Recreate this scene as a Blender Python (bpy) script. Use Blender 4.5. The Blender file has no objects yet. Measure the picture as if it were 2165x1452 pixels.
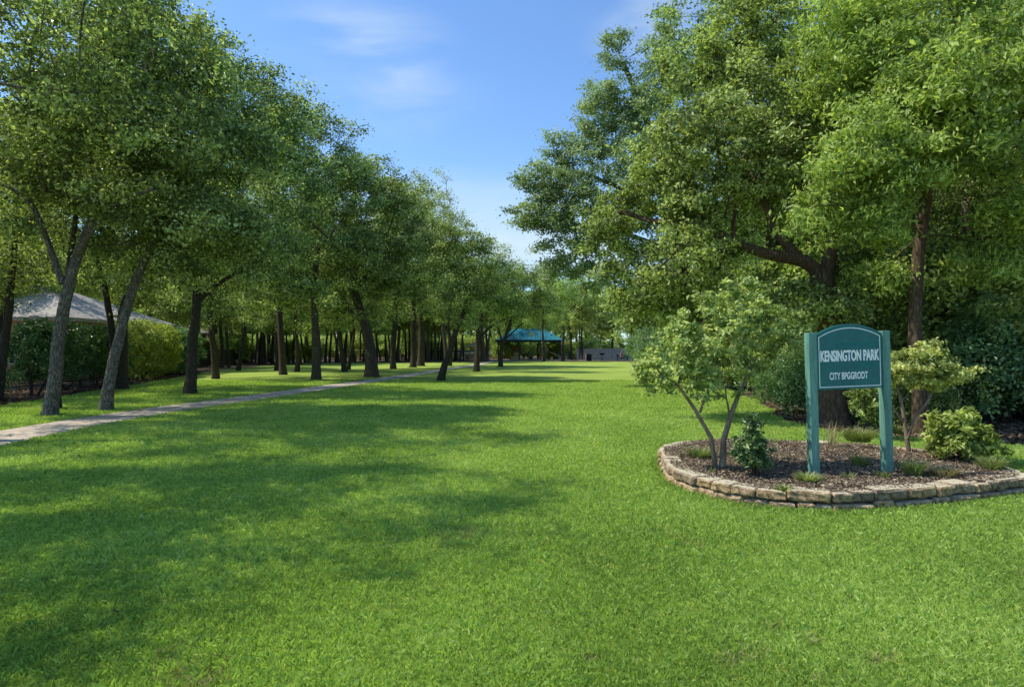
import bpy, bmesh, math, random
import numpy as np
from mathutils import Vector, Matrix, noise as mnoise

S = bpy.context.scene
COL = S.collection
F, CX, HY, H = 1400.0, 1082.5, 738.0, 1.7     # focal length in photo pixels, centre, horizon, eye height
R = math.radians

def gp(px, py, z=0.0):
    """where the sight line through a photo pixel meets the level z"""
    d = F * (H - z) / (py - HY)
    return ((px - CX) / F * d, d, z)

# ------------------------------------------------------------------ object helpers
def link(o, parent=None):
    COL.objects.link(o)
    if parent is not None:
        o.parent = parent
    return o

def tag(o, label=None, cat=None, group=None, kind=None):
    if label: o['label'] = label
    if cat: o['category'] = cat
    if group: o['group'] = group
    if kind: o['kind'] = kind
    return o

def empty(name, loc, label, cat, group=None, rz=0.0, s=1.0):
    o = bpy.data.objects.new(name, None)
    o.empty_display_size = 0.2
    o.location = loc
    o.rotation_euler = (0, 0, rz)
    o.scale = (s, s, s)
    link(o)
    return tag(o, label, cat, group)

def obj(name, me, mat=None, parent=None, loc=None):
    if mat is not None and not me.materials:
        me.materials.append(mat)
    o = bpy.data.objects.new(name, me)
    if loc is not None: o.location = loc
    return link(o, parent)

def np_mesh(name, V, Q, tint=None, smooth=False):
    """mesh from an (N,3) array and an (M,k) array of equally sized faces"""
    V = np.asarray(V, dtype=np.float32); Q = np.asarray(Q, dtype=np.int32)
    me = bpy.data.meshes.new(name)
    me.vertices.add(len(V)); me.vertices.foreach_set('co', V.ravel())
    k = Q.shape[1]
    me.loops.add(Q.size); me.loops.foreach_set('vertex_index', Q.ravel())
    me.polygons.add(len(Q)); me.polygons.foreach_set('loop_start', np.arange(len(Q), dtype=np.int32) * k)
    if tint is not None:
        a = me.attributes.new('tint', 'FLOAT', 'FACE')
        a.data.foreach_set('value', np.asarray(tint, dtype=np.float32))
    me.polygons.foreach_set('use_smooth', np.full(len(Q), smooth, dtype=bool))
    me.update(calc_edges=True)
    return me

class MB:
    """collects simple shapes into one mesh"""
    def __init__(s): s.bm = bmesh.new()
    def box(s, c, size, rot=None, bevel=0.0):
        m = Matrix.Translation(Vector(c)) @ (rot.to_4x4() if rot is not None else Matrix.Identity(4)) @ Matrix.Diagonal((size[0], size[1], size[2], 1))
        g = bmesh.ops.create_cube(s.bm, size=1, matrix=m)
        if bevel:
            es = list({e for v in g['verts'] for e in v.link_edges})
            bmesh.ops.bevel(s.bm, geom=es, offset=bevel, segments=2, affect='EDGES', profile=0.6)
        return s
    def bar(s, a, b, r, n=8, r2=None):
        a, b = Vector(a), Vector(b); d = b - a
        m = Matrix.Translation((a + b) / 2) @ d.to_track_quat('Z', 'Y').to_matrix().to_4x4()
        bmesh.ops.create_cone(s.bm, cap_ends=True, segments=n, radius1=r, radius2=r if r2 is None else r2, depth=d.length, matrix=m)
        return s
    def prism(s, pts, y0, y1):
        """extrude an outline in x,z between two y values"""
        f = [s.bm.verts.new((x, y0, z)) for x, z in pts]; b = [s.bm.verts.new((x, y1, z)) for x, z in pts]
        s.bm.faces.new(f); s.bm.faces.new(b[::-1])
        n = len(pts)
        for i in range(n):
            s.bm.faces.new((f[i], b[i], b[(i+1) % n], f[(i+1) % n]))
        return s
    def face(s, pts):
        s.bm.faces.new([s.bm.verts.new(p) for p in pts]); return s
    def build(s, name, mat, parent=None, loc=None, smooth=False):
        bmesh.ops.recalc_face_normals(s.bm, faces=s.bm.faces)
        me = bpy.data.meshes.new(name); s.bm.to_mesh(me); s.bm.free()
        if smooth: me.polygons.foreach_set('use_smooth', [True] * len(me.polygons))
        return obj(name, me, mat, parent, loc)

# ------------------------------------------------------------------ materials
def mat(name):
    m = bpy.data.materials.new(name); m.use_nodes = True
    nt = m.node_tree; nt.nodes.clear()
    out = nt.nodes.new('ShaderNodeOutputMaterial')
    return m, nt, out

def N(nt, t, **kw):
    n = nt.nodes.new(t)
    for k, v in kw.items():
        if k.startswith('_'): setattr(n, k[1:], v)
        else: n.inputs[k.replace('__', ' ')].default_value = v
    return n

def ramp(nt, fac, stops):
    n = nt.nodes.new('ShaderNodeValToRGB')
    while len(n.color_ramp.elements) < len(stops): n.color_ramp.elements.new(0.5)
    for e, (p, c) in zip(n.color_ramp.elements, stops):
        e.position = p; e.color = (c[0], c[1], c[2], 1)
    nt.links.new(fac, n.inputs[0])
    return n.outputs[0]

def noise_fac(nt, scale, detail=4, rough=0.55, stretch=None, coord='Object', dist=0.0):
    tc = N(nt, 'ShaderNodeTexCoord')
    mp = N(nt, 'ShaderNodeMapping')
    if stretch: mp.inputs['Scale'].default_value = stretch
    nt.links.new(tc.outputs[coord], mp.inputs[0])
    n = N(nt, 'ShaderNodeTexNoise', Scale=scale, Detail=detail, Roughness=rough, Distortion=dist)
    nt.links.new(mp.outputs[0], n.inputs['Vector'])
    return n.outputs[0]

def mixc(nt, fac, a, b, blend='MIX'):
    n = N(nt, 'ShaderNodeMix', _data_type='RGBA', _blend_type=blend)
    for i, v in ((0, fac), (6, a), (7, b)):
        if isinstance(v, (int, float)): n.inputs[i].default_value = v
        elif isinstance(v, (tuple, list)): n.inputs[i].default_value = (v[0], v[1], v[2], 1)
        else: nt.links.new(v, n.inputs[i])
    return n.outputs[2]

def surf(nt, out, col, rough=0.8, spec=0.3, metal=0.0, bump=None, bstr=0.3, bdist=0.02):
    p = N(nt, 'ShaderNodeBsdfPrincipled')
    p.inputs['Roughness'].default_value = rough
    p.inputs['Specular IOR Level'].default_value = spec
    p.inputs['Metallic'].default_value = metal
    if isinstance(col, (tuple, list)): p.inputs['Base Color'].default_value = (col[0], col[1], col[2], 1)
    else: nt.links.new(col, p.inputs['Base Color'])
    if bump is not None:
        b = N(nt, 'ShaderNodeBump', Strength=bstr, Distance=bdist)
        nt.links.new(bump, b.inputs['Height']); nt.links.new(b.outputs[0], p.inputs['Normal'])
    nt.links.new(p.outputs[0], out.inputs[0])
    return p

def leaf_mat(name, dark, mid, light, transl=0.35, rough=0.45, spec=0.35, gain=1.0, sat=0.86):
    m, nt, out = mat(name)
    a = N(nt, 'ShaderNodeAttribute', _attribute_name='tint')
    oi = N(nt, 'ShaderNodeObjectInfo')
    g = lambda q: tuple(min(0.75, v * gain) for v in q)
    c = ramp(nt, a.outputs['Fac'], [(0.0, g(dark)), (0.5, g(mid)), (1.0, g(light))])
    hs = N(nt, 'ShaderNodeHueSaturation')
    mr = N(nt, 'ShaderNodeMapRange'); mr.inputs['To Min'].default_value = 0.485; mr.inputs['To Max'].default_value = 0.512
    nt.links.new(oi.outputs['Random'], mr.inputs[0]); nt.links.new(mr.outputs[0], hs.inputs['Hue'])
    nt.links.new(c, hs.inputs['Color']); hs.inputs['Saturation'].default_value = sat
    p = N(nt, 'ShaderNodeBsdfPrincipled')
    p.inputs['Roughness'].default_value = rough; p.inputs['Specular IOR Level'].default_value = spec
    nt.links.new(hs.outputs[0], p.inputs['Base Color'])
    t = N(nt, 'ShaderNodeBsdfTranslucent')
    tcol = mixc(nt, 1.0, hs.outputs[0], (1.25, 1.35, 0.55), 'MULTIPLY')
    nt.links.new(tcol, t.inputs['Color'])
    mx = N(nt, 'ShaderNodeMixShader'); mx.inputs[0].default_value = transl
    nt.links.new(p.outputs[0], mx.inputs[1]); nt.links.new(t.outputs[0], mx.inputs[2])
    nt.links.new(mx.outputs[0], out.inputs[0])
    return m

def noisy(name, stops, scale=5, detail=5, rough=0.85, stretch=None, bstr=0.4, bdist=0.02, spec=0.25, bscale=None, metal=0.0):
    m, nt, out = mat(name)
    f = noise_fac(nt, scale, detail, 0.6, stretch)
    b = noise_fac(nt, bscale or scale * 3, 6, 0.65, stretch)
    c = ramp(nt, f, stops)
    c = mixc(nt, 0.35, c, ramp(nt, b, [(0.3, (0.35, 0.35, 0.35)), (0.7, (1.35, 1.35, 1.35))]), 'MULTIPLY')
    surf(nt, out, c, rough, spec, metal, b, bstr, bdist)
    return m

M = {}
M['bark'] = noisy('bark_brown', [(0.3, (0.045, 0.034, 0.026)), (0.55, (0.125, 0.097, 0.073)), (0.75, (0.26, 0.21, 0.165))], 11, 6, 0.9, (3.2, 3.2, 0.6), 0.9, 0.04)
M['bark_grey'] = noisy('bark_grey_lichen', [(0.3, (0.06, 0.052, 0.042)), (0.5, (0.15, 0.13, 0.105)), (0.68, (0.40, 0.385, 0.34))], 13, 6, 0.9, (2.4, 2.4, 0.8), 0.9, 0.04)
M['bark_dark'] = noisy('bark_dark', [(0.3, (0.030, 0.023, 0.018)), (0.55, (0.085, 0.066, 0.050)), (0.75, (0.18, 0.15, 0.12))], 11, 6, 0.9, (3.2, 3.2, 0.6), 0.9, 0.04)
M['bark_rust'] = noisy('bark_rust', [(0.3, (0.045, 0.030, 0.019)), (0.55, (0.155, 0.102, 0.062)), (0.75, (0.31, 0.225, 0.15))], 11, 6, 0.9, (3, 3, 0.6), 0.9, 0.04)
M['bark_smooth'] = noisy('bark_smooth_tan', [(0.3, (0.13, 0.09, 0.055)), (0.55, (0.27, 0.195, 0.13)), (0.75, (0.46, 0.38, 0.28))], 8, 4, 0.7, (2, 2, 0.6), 0.3, 0.01)
M['leaf_left'] = leaf_mat('leaf_elm', (0.030, 0.044, 0.009), (0.088, 0.120, 0.024), (0.25, 0.285, 0.10), 0.42, 0.42, 0.35, gain=2.5)
M['leaf_haze'] = leaf_mat('leaf_haze_tinted', (0.050, 0.080, 0.034), (0.105, 0.148, 0.058), (0.20, 0.24, 0.11), 0.3, 0.5, 0.3, gain=2.6)  # bluer green puts a hazy look into the leaf colour
M['leaf_oak'] = leaf_mat('leaf_oak', (0.032, 0.048, 0.009), (0.108, 0.146, 0.024), (0.27, 0.315, 0.090), 0.38, 0.45, 0.32, gain=2.2)
M['leaf_bright'] = leaf_mat('leaf_bright', (0.085, 0.120, 0.018), (0.205, 0.255, 0.034), (0.37, 0.41, 0.085), 0.45, 0.45, 0.3, gain=1.65)
M['leaf_dark'] = leaf_mat('leaf_dark', (0.020, 0.042, 0.014), (0.038, 0.072, 0.022), (0.075, 0.12, 0.04), 0.3, 0.4, 0.4, gain=3.8)
M['leaf_grove'] = leaf_mat('leaf_grove', (0.056, 0.082, 0.018), (0.138, 0.178, 0.038), (0.25, 0.29, 0.085), 0.48, 0.45, 0.35, gain=2.6)
M['leaf_lime'] = leaf_mat('leaf_lime', (0.14, 0.21, 0.03), (0.30, 0.40, 0.045), (0.5, 0.58, 0.10), 0.4, 0.45, 0.3)
M['leaf_myrtle'] = leaf_mat('leaf_myrtle', (0.090, 0.130, 0.034), (0.23, 0.27, 0.060), (0.39, 0.42, 0.12), 0.38, 0.5, 0.2, gain=1.8)
M['leaf_glossy'] = leaf_mat('leaf_glossy', (0.018, 0.045, 0.012), (0.040, 0.080, 0.018), (0.11, 0.16, 0.040), 0.2, 0.33, 0.4, gain=2.6)
M['grass_blade'] = leaf_mat('grass_blade', (0.160, 0.245, 0.044), (0.375, 0.520, 0.104), (0.66, 0.71, 0.27), 0.42, 0.5, 0.3, sat=0.97)
M['weed'] = leaf_mat('weed_blade', (0.12, 0.17, 0.03), (0.2, 0.26, 0.05), (0.34, 0.36, 0.13), 0.35, 0.6, 0.2)
M['straw'] = leaf_mat('straw_blade', (0.22, 0.17, 0.07), (0.36, 0.29, 0.13), (0.5, 0.43, 0.24), 0.3, 0.7, 0.2)
M['paint_green'] = noisy('paint_green', [(0.35, (0.003, 0.120, 0.115)), (0.65, (0.006, 0.150, 0.142))], 3, 5, 0.45, (1, 1, 0.4), 0.08, 0.004, 0.5, 30)
M['post_green'] = noisy('post_green', [(0.3, (0.080, 0.180, 0.140)), (0.55, (0.135, 0.30, 0.235)), (0.8, (0.28, 0.50, 0.41))], 6, 6, 0.6, (2, 2, 0.25), 0.25, 0.006, 0.35, 40)
M['paint_white'] = noisy('paint_white', [(0.3, (0.88, 0.90, 0.86)), (0.7, (0.95, 0.95, 0.92))], 8, 3, 0.5, None, 0.05, 0.002)
M['ghost'] = noisy('faint_paint', [(0.3, (0.014, 0.175, 0.17)), (0.7, (0.018, 0.21, 0.20))], 8, 3, 0.5, None, 0.03, 0.002)
M['concrete'] = noisy('concrete', [(0.3, (0.30, 0.26, 0.215)), (0.55, (0.44, 0.385, 0.325)), (0.75, (0.54, 0.48, 0.41))], 1.6, 7, 0.9, None, 0.3, 0.01, 0.2, 14)
def make_path():
    m, nt, out = mat('concrete_path')
    f = noise_fac(nt, 1.4, 7, .6); b = noise_fac(nt, 18, 7, .7)
    c = ramp(nt, f, [(0.3, (0.41, 0.335, 0.26)), (0.55, (0.58, 0.49, 0.385)), (0.75, (0.70, 0.60, 0.47))])
    c = mixc(nt, 0.5, c, ramp(nt, b, [(0.3, (0.55, 0.52, 0.5)), (0.6, (1.1, 1.1, 1.1))]), 'MULTIPLY')
    tc = N(nt, 'ShaderNodeTexCoord'); sp = N(nt, 'ShaderNodeSeparateXYZ'); nt.links.new(tc.outputs['Object'], sp.inputs[0])
    dv = N(nt, 'ShaderNodeMath', _operation='PINGPONG'); nt.links.new(sp.outputs['Y'], dv.inputs[0]); dv.inputs[1].default_value = 0.75
    lt = N(nt, 'ShaderNodeMath', _operation='LESS_THAN'); nt.links.new(dv.outputs[0], lt.inputs[0]); lt.inputs[1].default_value = 0.014
    c = mixc(nt, lt.outputs[0], c, (0.07, 0.06, 0.045))
    surf(nt, out, c, .92, .15, 0, b, .4, .01)
    return m
M['path'] = make_path()
M['mulch'] = noisy('mulch', [(0.3, (0.05, 0.037, 0.029)), (0.5, (0.16, 0.122, 0.095)), (0.72, (0.36, 0.29, 0.23))], 16, 8, 0.95, None, 1.0, 0.06, 0.15, 45)
M['litter'] = noisy('leaf_litter', [(0.3, (0.06, 0.040, 0.026)), (0.5, (0.17, 0.120, 0.08)), (0.7, (0.34, 0.26, 0.18))], 2.2, 8, 0.95, None, 1.0, 0.05, 0.15, 22)
M['brick'] = None
M['iron'] = noisy('iron_black', [(0.3, (0.012, 0.012, 0.012)), (0.7, (0.03, 0.028, 0.026))], 9, 3, 0.5, None, 0.1, 0.003)
M['shingle'] = noisy('shingle_grey', [(0.3, (0.28, 0.255, 0.23)), (0.7, (0.50, 0.46, 0.42))], 3, 6, 0.9, (1, 1, 1), 0.4, 0.02, 0.2, 18)
M['roof_teal'] = noisy('roof_teal', [(0.3, (0.014, 0.14, 0.19)), (0.7, (0.028, 0.21, 0.27))], 0.8, 4, 0.4, None, 0.05, 0.01, 0.5)
M['steel_brown'] = noisy('steel_brown', [(0.3, (0.06, 0.04, 0.025)), (0.7, (0.11, 0.075, 0.045))], 5, 3, 0.5, None, 0.1, 0.005)
M['steel_dark'] = noisy('steel_dark', [(0.3, (0.01, 0.02, 0.03)), (0.7, (0.02, 0.035, 0.045))], 5, 3, 0.5, None, 0.1, 0.005)
M['plastic_tan'] = noisy('plastic_tan', [(0.3, (0.42, 0.33, 0.14)), (0.7, (0.55, 0.44, 0.2))], 3, 3, 0.5, None, 0.05, 0.005)
M['plastic_brown'] = noisy('plastic_brown', [(0.3, (0.18, 0.11, 0.04)), (0.7, (0.27, 0.17, 0.06))], 3, 3, 0.5, None, 0.05, 0.005)
M['blue_paint'] = noisy('blue_paint', [(0.3, (0.02, 0.13, 0.28)), (0.7, (0.03, 0.19, 0.36))], 3, 3, 0.5, None, 0.05, 0.005)
M['canvas'] = noisy('canvas_beige', [(0.3, (0.5, 0.40, 0.24)), (0.7, (0.62, 0.52, 0.34))], 3, 3, 0.8, None, 0.1, 0.01)
M['fence_wood'] = noisy('fence_wood_grey', [(0.3, (0.32, 0.275, 0.245)), (0.7, (0.58, 0.51, 0.46))], 3, 5, 0.9, (4, 4, 0.3), 0.4, 0.01)
M['black_plastic'] = noisy('black_plastic', [(0.3, (0.012, 0.01, 0.01)), (0.7, (0.028, 0.024, 0.022))], 4, 3, 0.5, None, 0.1, 0.004)
M['skin'] = noisy('skin', [(0.3, (0.40, 0.24, 0.17)), (0.7, (0.48, 0.30, 0.22))], 6, 2, 0.6, None, 0.05, 0.002)
M['cloth_red'] = noisy('cloth_red', [(0.3, (0.42, 0.07, 0.08)), (0.7, (0.52, 0.13, 0.14))], 9, 3, 0.9, None, 0.2, 0.01)
M['cloth_dark'] = noisy('cloth_dark', [(0.3, (0.012, 0.012, 0.018)), (0.7, (0.03, 0.03, 0.04))], 9, 3, 0.9, None, 0.2, 0.01)
M['hair'] = noisy('hair_dark', [(0.3, (0.015, 0.01, 0.008)), (0.7, (0.04, 0.03, 0.02))], 20, 3, 0.7, None, 0.2, 0.01)
M['green_paint'] = noisy('bench_green', [(0.3, (0.02, 0.07, 0.05)), (0.7, (0.04, 0.12, 0.08))], 4, 3, 0.6, None, 0.1, 0.005)

def make_brick():
    m, nt, out = mat('brick_orange')
    tc = N(nt, 'ShaderNodeTexCoord')
    mp = N(nt, 'ShaderNodeMapping'); mp.inputs['Rotation'].default_value = (R(90), 0, 0)
    nt.links.new(tc.outputs['Object'], mp.inputs[0])
    b = N(nt, 'ShaderNodeTexBrick', Scale=1.0)
    b.inputs['Brick Width'].default_value = 0.21; b.inputs['Row Height'].default_value = 0.075; b.inputs['Mortar Size'].default_value = 0.009
    b.inputs['Color1'].default_value = (0.55, 0.27, 0.10, 1); b.inputs['Color2'].default_value = (0.66, 0.37, 0.16, 1); b.inputs['Mortar'].default_value = (0.34, 0.30, 0.24, 1)
    nt.links.new(mp.outputs[0], b.inputs['Vector'])
    surf(nt, out, b.outputs['Color'], 0.9, 0.2, 0, b.outputs['Fac'], 0.3, 0.01)
    return m
M['brick'] = make_brick()

def make_stone(name, a, b_, c, top):
    m, nt, out = mat(name)
    f = noise_fac(nt, 9, 7, 0.65, None)
    f2 = noise_fac(nt, 34, 6, 0.7, None)
    oi = N(nt, 'ShaderNodeObjectInfo')
    col = ramp(nt, f, [(0.3, a), (0.5, b_), (0.7, c)])
    sp = ramp(nt, f2, [(0.32, (0.3, 0.28, 0.26)), (0.55, (1.05, 1.0, 0.95)), (0.75, (1.4, 1.35, 1.25))])
    col = mixc(nt, 0.75, col, sp, 'MULTIPLY')
    tone = ramp(nt, oi.outputs['Random'], [(0.0, (0.62, 0.60, 0.60)), (0.35, (1.0, 0.92, 0.82)), (0.7, (1.15, 1.0, 0.78)), (1.0, (0.95, 0.95, 0.95))])
    col = mixc(nt, 1.0, col, tone, 'MULTIPLY')
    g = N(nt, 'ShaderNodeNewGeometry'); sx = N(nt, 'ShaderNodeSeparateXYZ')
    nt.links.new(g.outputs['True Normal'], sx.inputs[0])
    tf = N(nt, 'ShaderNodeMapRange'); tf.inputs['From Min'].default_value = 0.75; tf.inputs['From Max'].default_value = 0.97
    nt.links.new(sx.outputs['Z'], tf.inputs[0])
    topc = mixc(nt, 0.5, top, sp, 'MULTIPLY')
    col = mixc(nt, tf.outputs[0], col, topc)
    surf(nt, out, col, 0.95, 0.2, 0, f2, 1.0, 0.03)
    return m
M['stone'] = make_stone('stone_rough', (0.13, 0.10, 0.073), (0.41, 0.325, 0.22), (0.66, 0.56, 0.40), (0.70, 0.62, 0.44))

def make_lawn():
    m, nt, out = mat('lawn')
    big = noise_fac(nt, 0.16, 5, 0.6, None, 'Object')
    mid = noise_fac(nt, 1.1, 6, 0.65, (1, 0.5, 1), 'Object')
    fin = noise_fac(nt, 15, 8, 0.72, (1, 0.45, 1), 'Object')
    c = ramp(nt, big, [(0.3, (0.240, 0.330, 0.055)), (0.5, (0.310, 0.405, 0.068)), (0.7, (0.380, 0.460, 0.090))])
    c = mixc(nt, 0.5, c, ramp(nt, mid, [(0.3, (0.72, 0.80, 0.7)), (0.7, (1.22, 1.12, 1.2))]), 'MULTIPLY')
    c = mixc(nt, 0.85, c, ramp(nt, fin, [(0.28, (0.38, 0.45, 0.35)), (0.5, (0.95, 0.97, 0.95)), (0.72, (1.6, 1.42, 1.5))]), 'MULTIPLY')
    dry = noise_fac(nt, 0.7, 5, 0.7, (1, 0.6, 1), 'Object')
    c = mixc(nt, ramp(nt, dry, [(0.62, (0, 0, 0)), (0.8, (0.4, 0.4, 0.4))]), c, (0.26, 0.25, 0.10))
    surf(nt, out, c, 0.9, 0.15, 0, fin, 1.0, 0.05)
    return m
M['lawn'] = make_lawn()

# ------------------------------------------------------------------ foliage and trees
def unit(v):
    return v / np.maximum(np.linalg.norm(v, axis=1, keepdims=True), 1e-6)

def leaves_mesh(name, C, n_per, spread, size, rs, flat=0.6, up=0.5, centre=None, aspect=0.58, jitter=0.35, droop=0.0):
    """kite-shaped folded leaves scattered round the clump centres C"""
    nC = len(C)
    cnt = rs.poisson(n_per, nC)
    idx = np.repeat(np.arange(nC), cnt)
    n = len(idx)
    off = rs.normal(0, 1, (n, 3))
    off *= (rs.random((n, 1)) ** 0.5 * 0.75 + 0.35)
    sp = np.asarray(spread) * np.ones(nC)
    off *= sp[idx][:, None] * np.array([0.54, 0.54, 0.54 * flat])
    P = C[idx] + off
    if centre is None: centre = C.mean(axis=0)
    outw = unit(P - centre)
    nrm = unit(outw * 0.45 + np.array([0, 0, up]) + rs.normal(0, 0.62, (n, 3)))
    t = rs.normal(0, 1, (n, 3)); t[:, 2] -= droop
    t = unit(t - nrm * np.sum(t * nrm, axis=1, keepdims=True))
    b = np.cross(nrm, t)
    L = size * (1 + rs.normal(0, jitter * 0.6, (n, 1))).clip(0.5, 1.7)
    W = L * aspect * 0.5
    fold = W * 0.35
    v0 = P - t * L * 0.5
    v2 = P + t * L * 0.5 - nrm * L * 0.12
    m = P - t * L * 0.05
    v1 = m + b * W + nrm * fold
    v3 = m - b * W + nrm * fold
    V = np.stack([v0, v1, v2, v3], axis=1).reshape(-1, 3)
    Q = np.arange(n * 4).reshape(n, 4)
    ct = rs.random(nC)
    tint = (ct[idx] * 0.42 + rs.random(n) * 0.58)
    tint = np.clip((tint - 0.5) * 1.7 + 0.47, 0, 1)  # contrast widened so bright highlights and dark gaps sit in the tint
    return np_mesh(name, V, Q, tint)

class Wood:
    def __init__(s): s.V = []; s.Q = []; s.n = 0
    def tube(s, P, r, sides, rs=None, rough=0.0):
        P = np.asarray(P, float); r = np.asarray(r, float); k = len(P)
        T = np.gradient(P, axis=0); T = unit(T)
        ref = np.array([0.0, 1.0, 0.0]) if abs(T[0][1]) < 0.8 else np.array([1.0, 0, 0])
        a = np.linspace(0, 2 * np.pi, sides, endpoint=False)
        ph = rs.random(3) * 6 if rs is not None else np.zeros(3)
        rings = []
        for i in range(k):
            u = np.cross(T[i], ref); u /= max(np.linalg.norm(u), 1e-6); w = np.cross(T[i], u)
            rr = r[i] * (1 + rough * (np.sin(3 * a + ph[0] + i * 0.12) + 0.7 * np.sin(5 * a + ph[1] - i * 0.2) + 0.5 * np.sin(2 * a + ph[2] + i * 0.35)))
            rings.append(P[i] + np.outer(np.cos(a) * rr, u) + np.outer(np.sin(a) * rr, w))
        s.V.append(np.concatenate(rings))
        base = s.n
        i0 = np.arange(k - 1)[:, None] * sides; j = np.arange(sides)[None, :]; j2 = (j + 1) % sides
        q = np.stack([i0 + j, i0 + j2, i0 + sides + j2, i0 + sides + j], axis=-1).reshape(-1, 4) + base
        s.Q.append(q); s.n += k * sides
    def mesh(s, name):
        return np_mesh(name, np.concatenate(s.V), np.concatenate(s.Q), None, True)

def densify(P, step):
    P = [np.array(p, float) for p in P]
    # Catmull-Rom through the points
    out = []
    n = len(P)
    for i in range(n - 1):
        p0 = P[max(i - 1, 0)]; p1 = P[i]; p2 = P[i + 1]; p3 = P[min(i + 2, n - 1)]
        m = max(1, int(round(np.linalg.norm(p2 - p1) / step)))
        for j in range(m):
            t = j / m
            out.append(0.5 * ((2 * p1) + (-p0 + p2) * t + (2 * p0 - 5 * p1 + 4 * p2 - p3) * t * t + (-p0 + 3 * p1 - 3 * p2 + p3) * t ** 3))
    out.append(P[-1])
    return np.array(out)

def clump_points(lobes, n, rs, gap=0.0, lower=-0.55, shell=0.5, stray=0.08):
    """clump centres in the outer part of a union of ellipsoids (cx,cy,cz,rx,ry,rz)"""
    L = np.array(lobes, float)
    vol = (L[:, 3] * L[:, 4] * L[:, 5]) ** (2 / 3)
    pr = vol / vol.sum()
    out = []
    off = rs.random(3) * 50
    tries = 0
    while len(out) < n and tries < n * 30:
        tries += 1
        l = L[rs.choice(len(L), p=pr)]
        d = rs.normal(0, 1, 3); d /= np.linalg.norm(d)
        if d[2] < lower: continue
        rad = shell + (1 - shell) * rs.random() ** 0.6
        if stray and rs.random() < stray: rad = 1 + 0.32 * rs.random()
        p = l[:3] + d * l[3:6] * rad
        if p[2] < 0.15: continue
        if gap:
            v = mnoise.noise(Vector((p * 0.55 + off)))
            if v < gap - 0.5 : continue
        out.append(p)
    return np.array(out)

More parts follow.
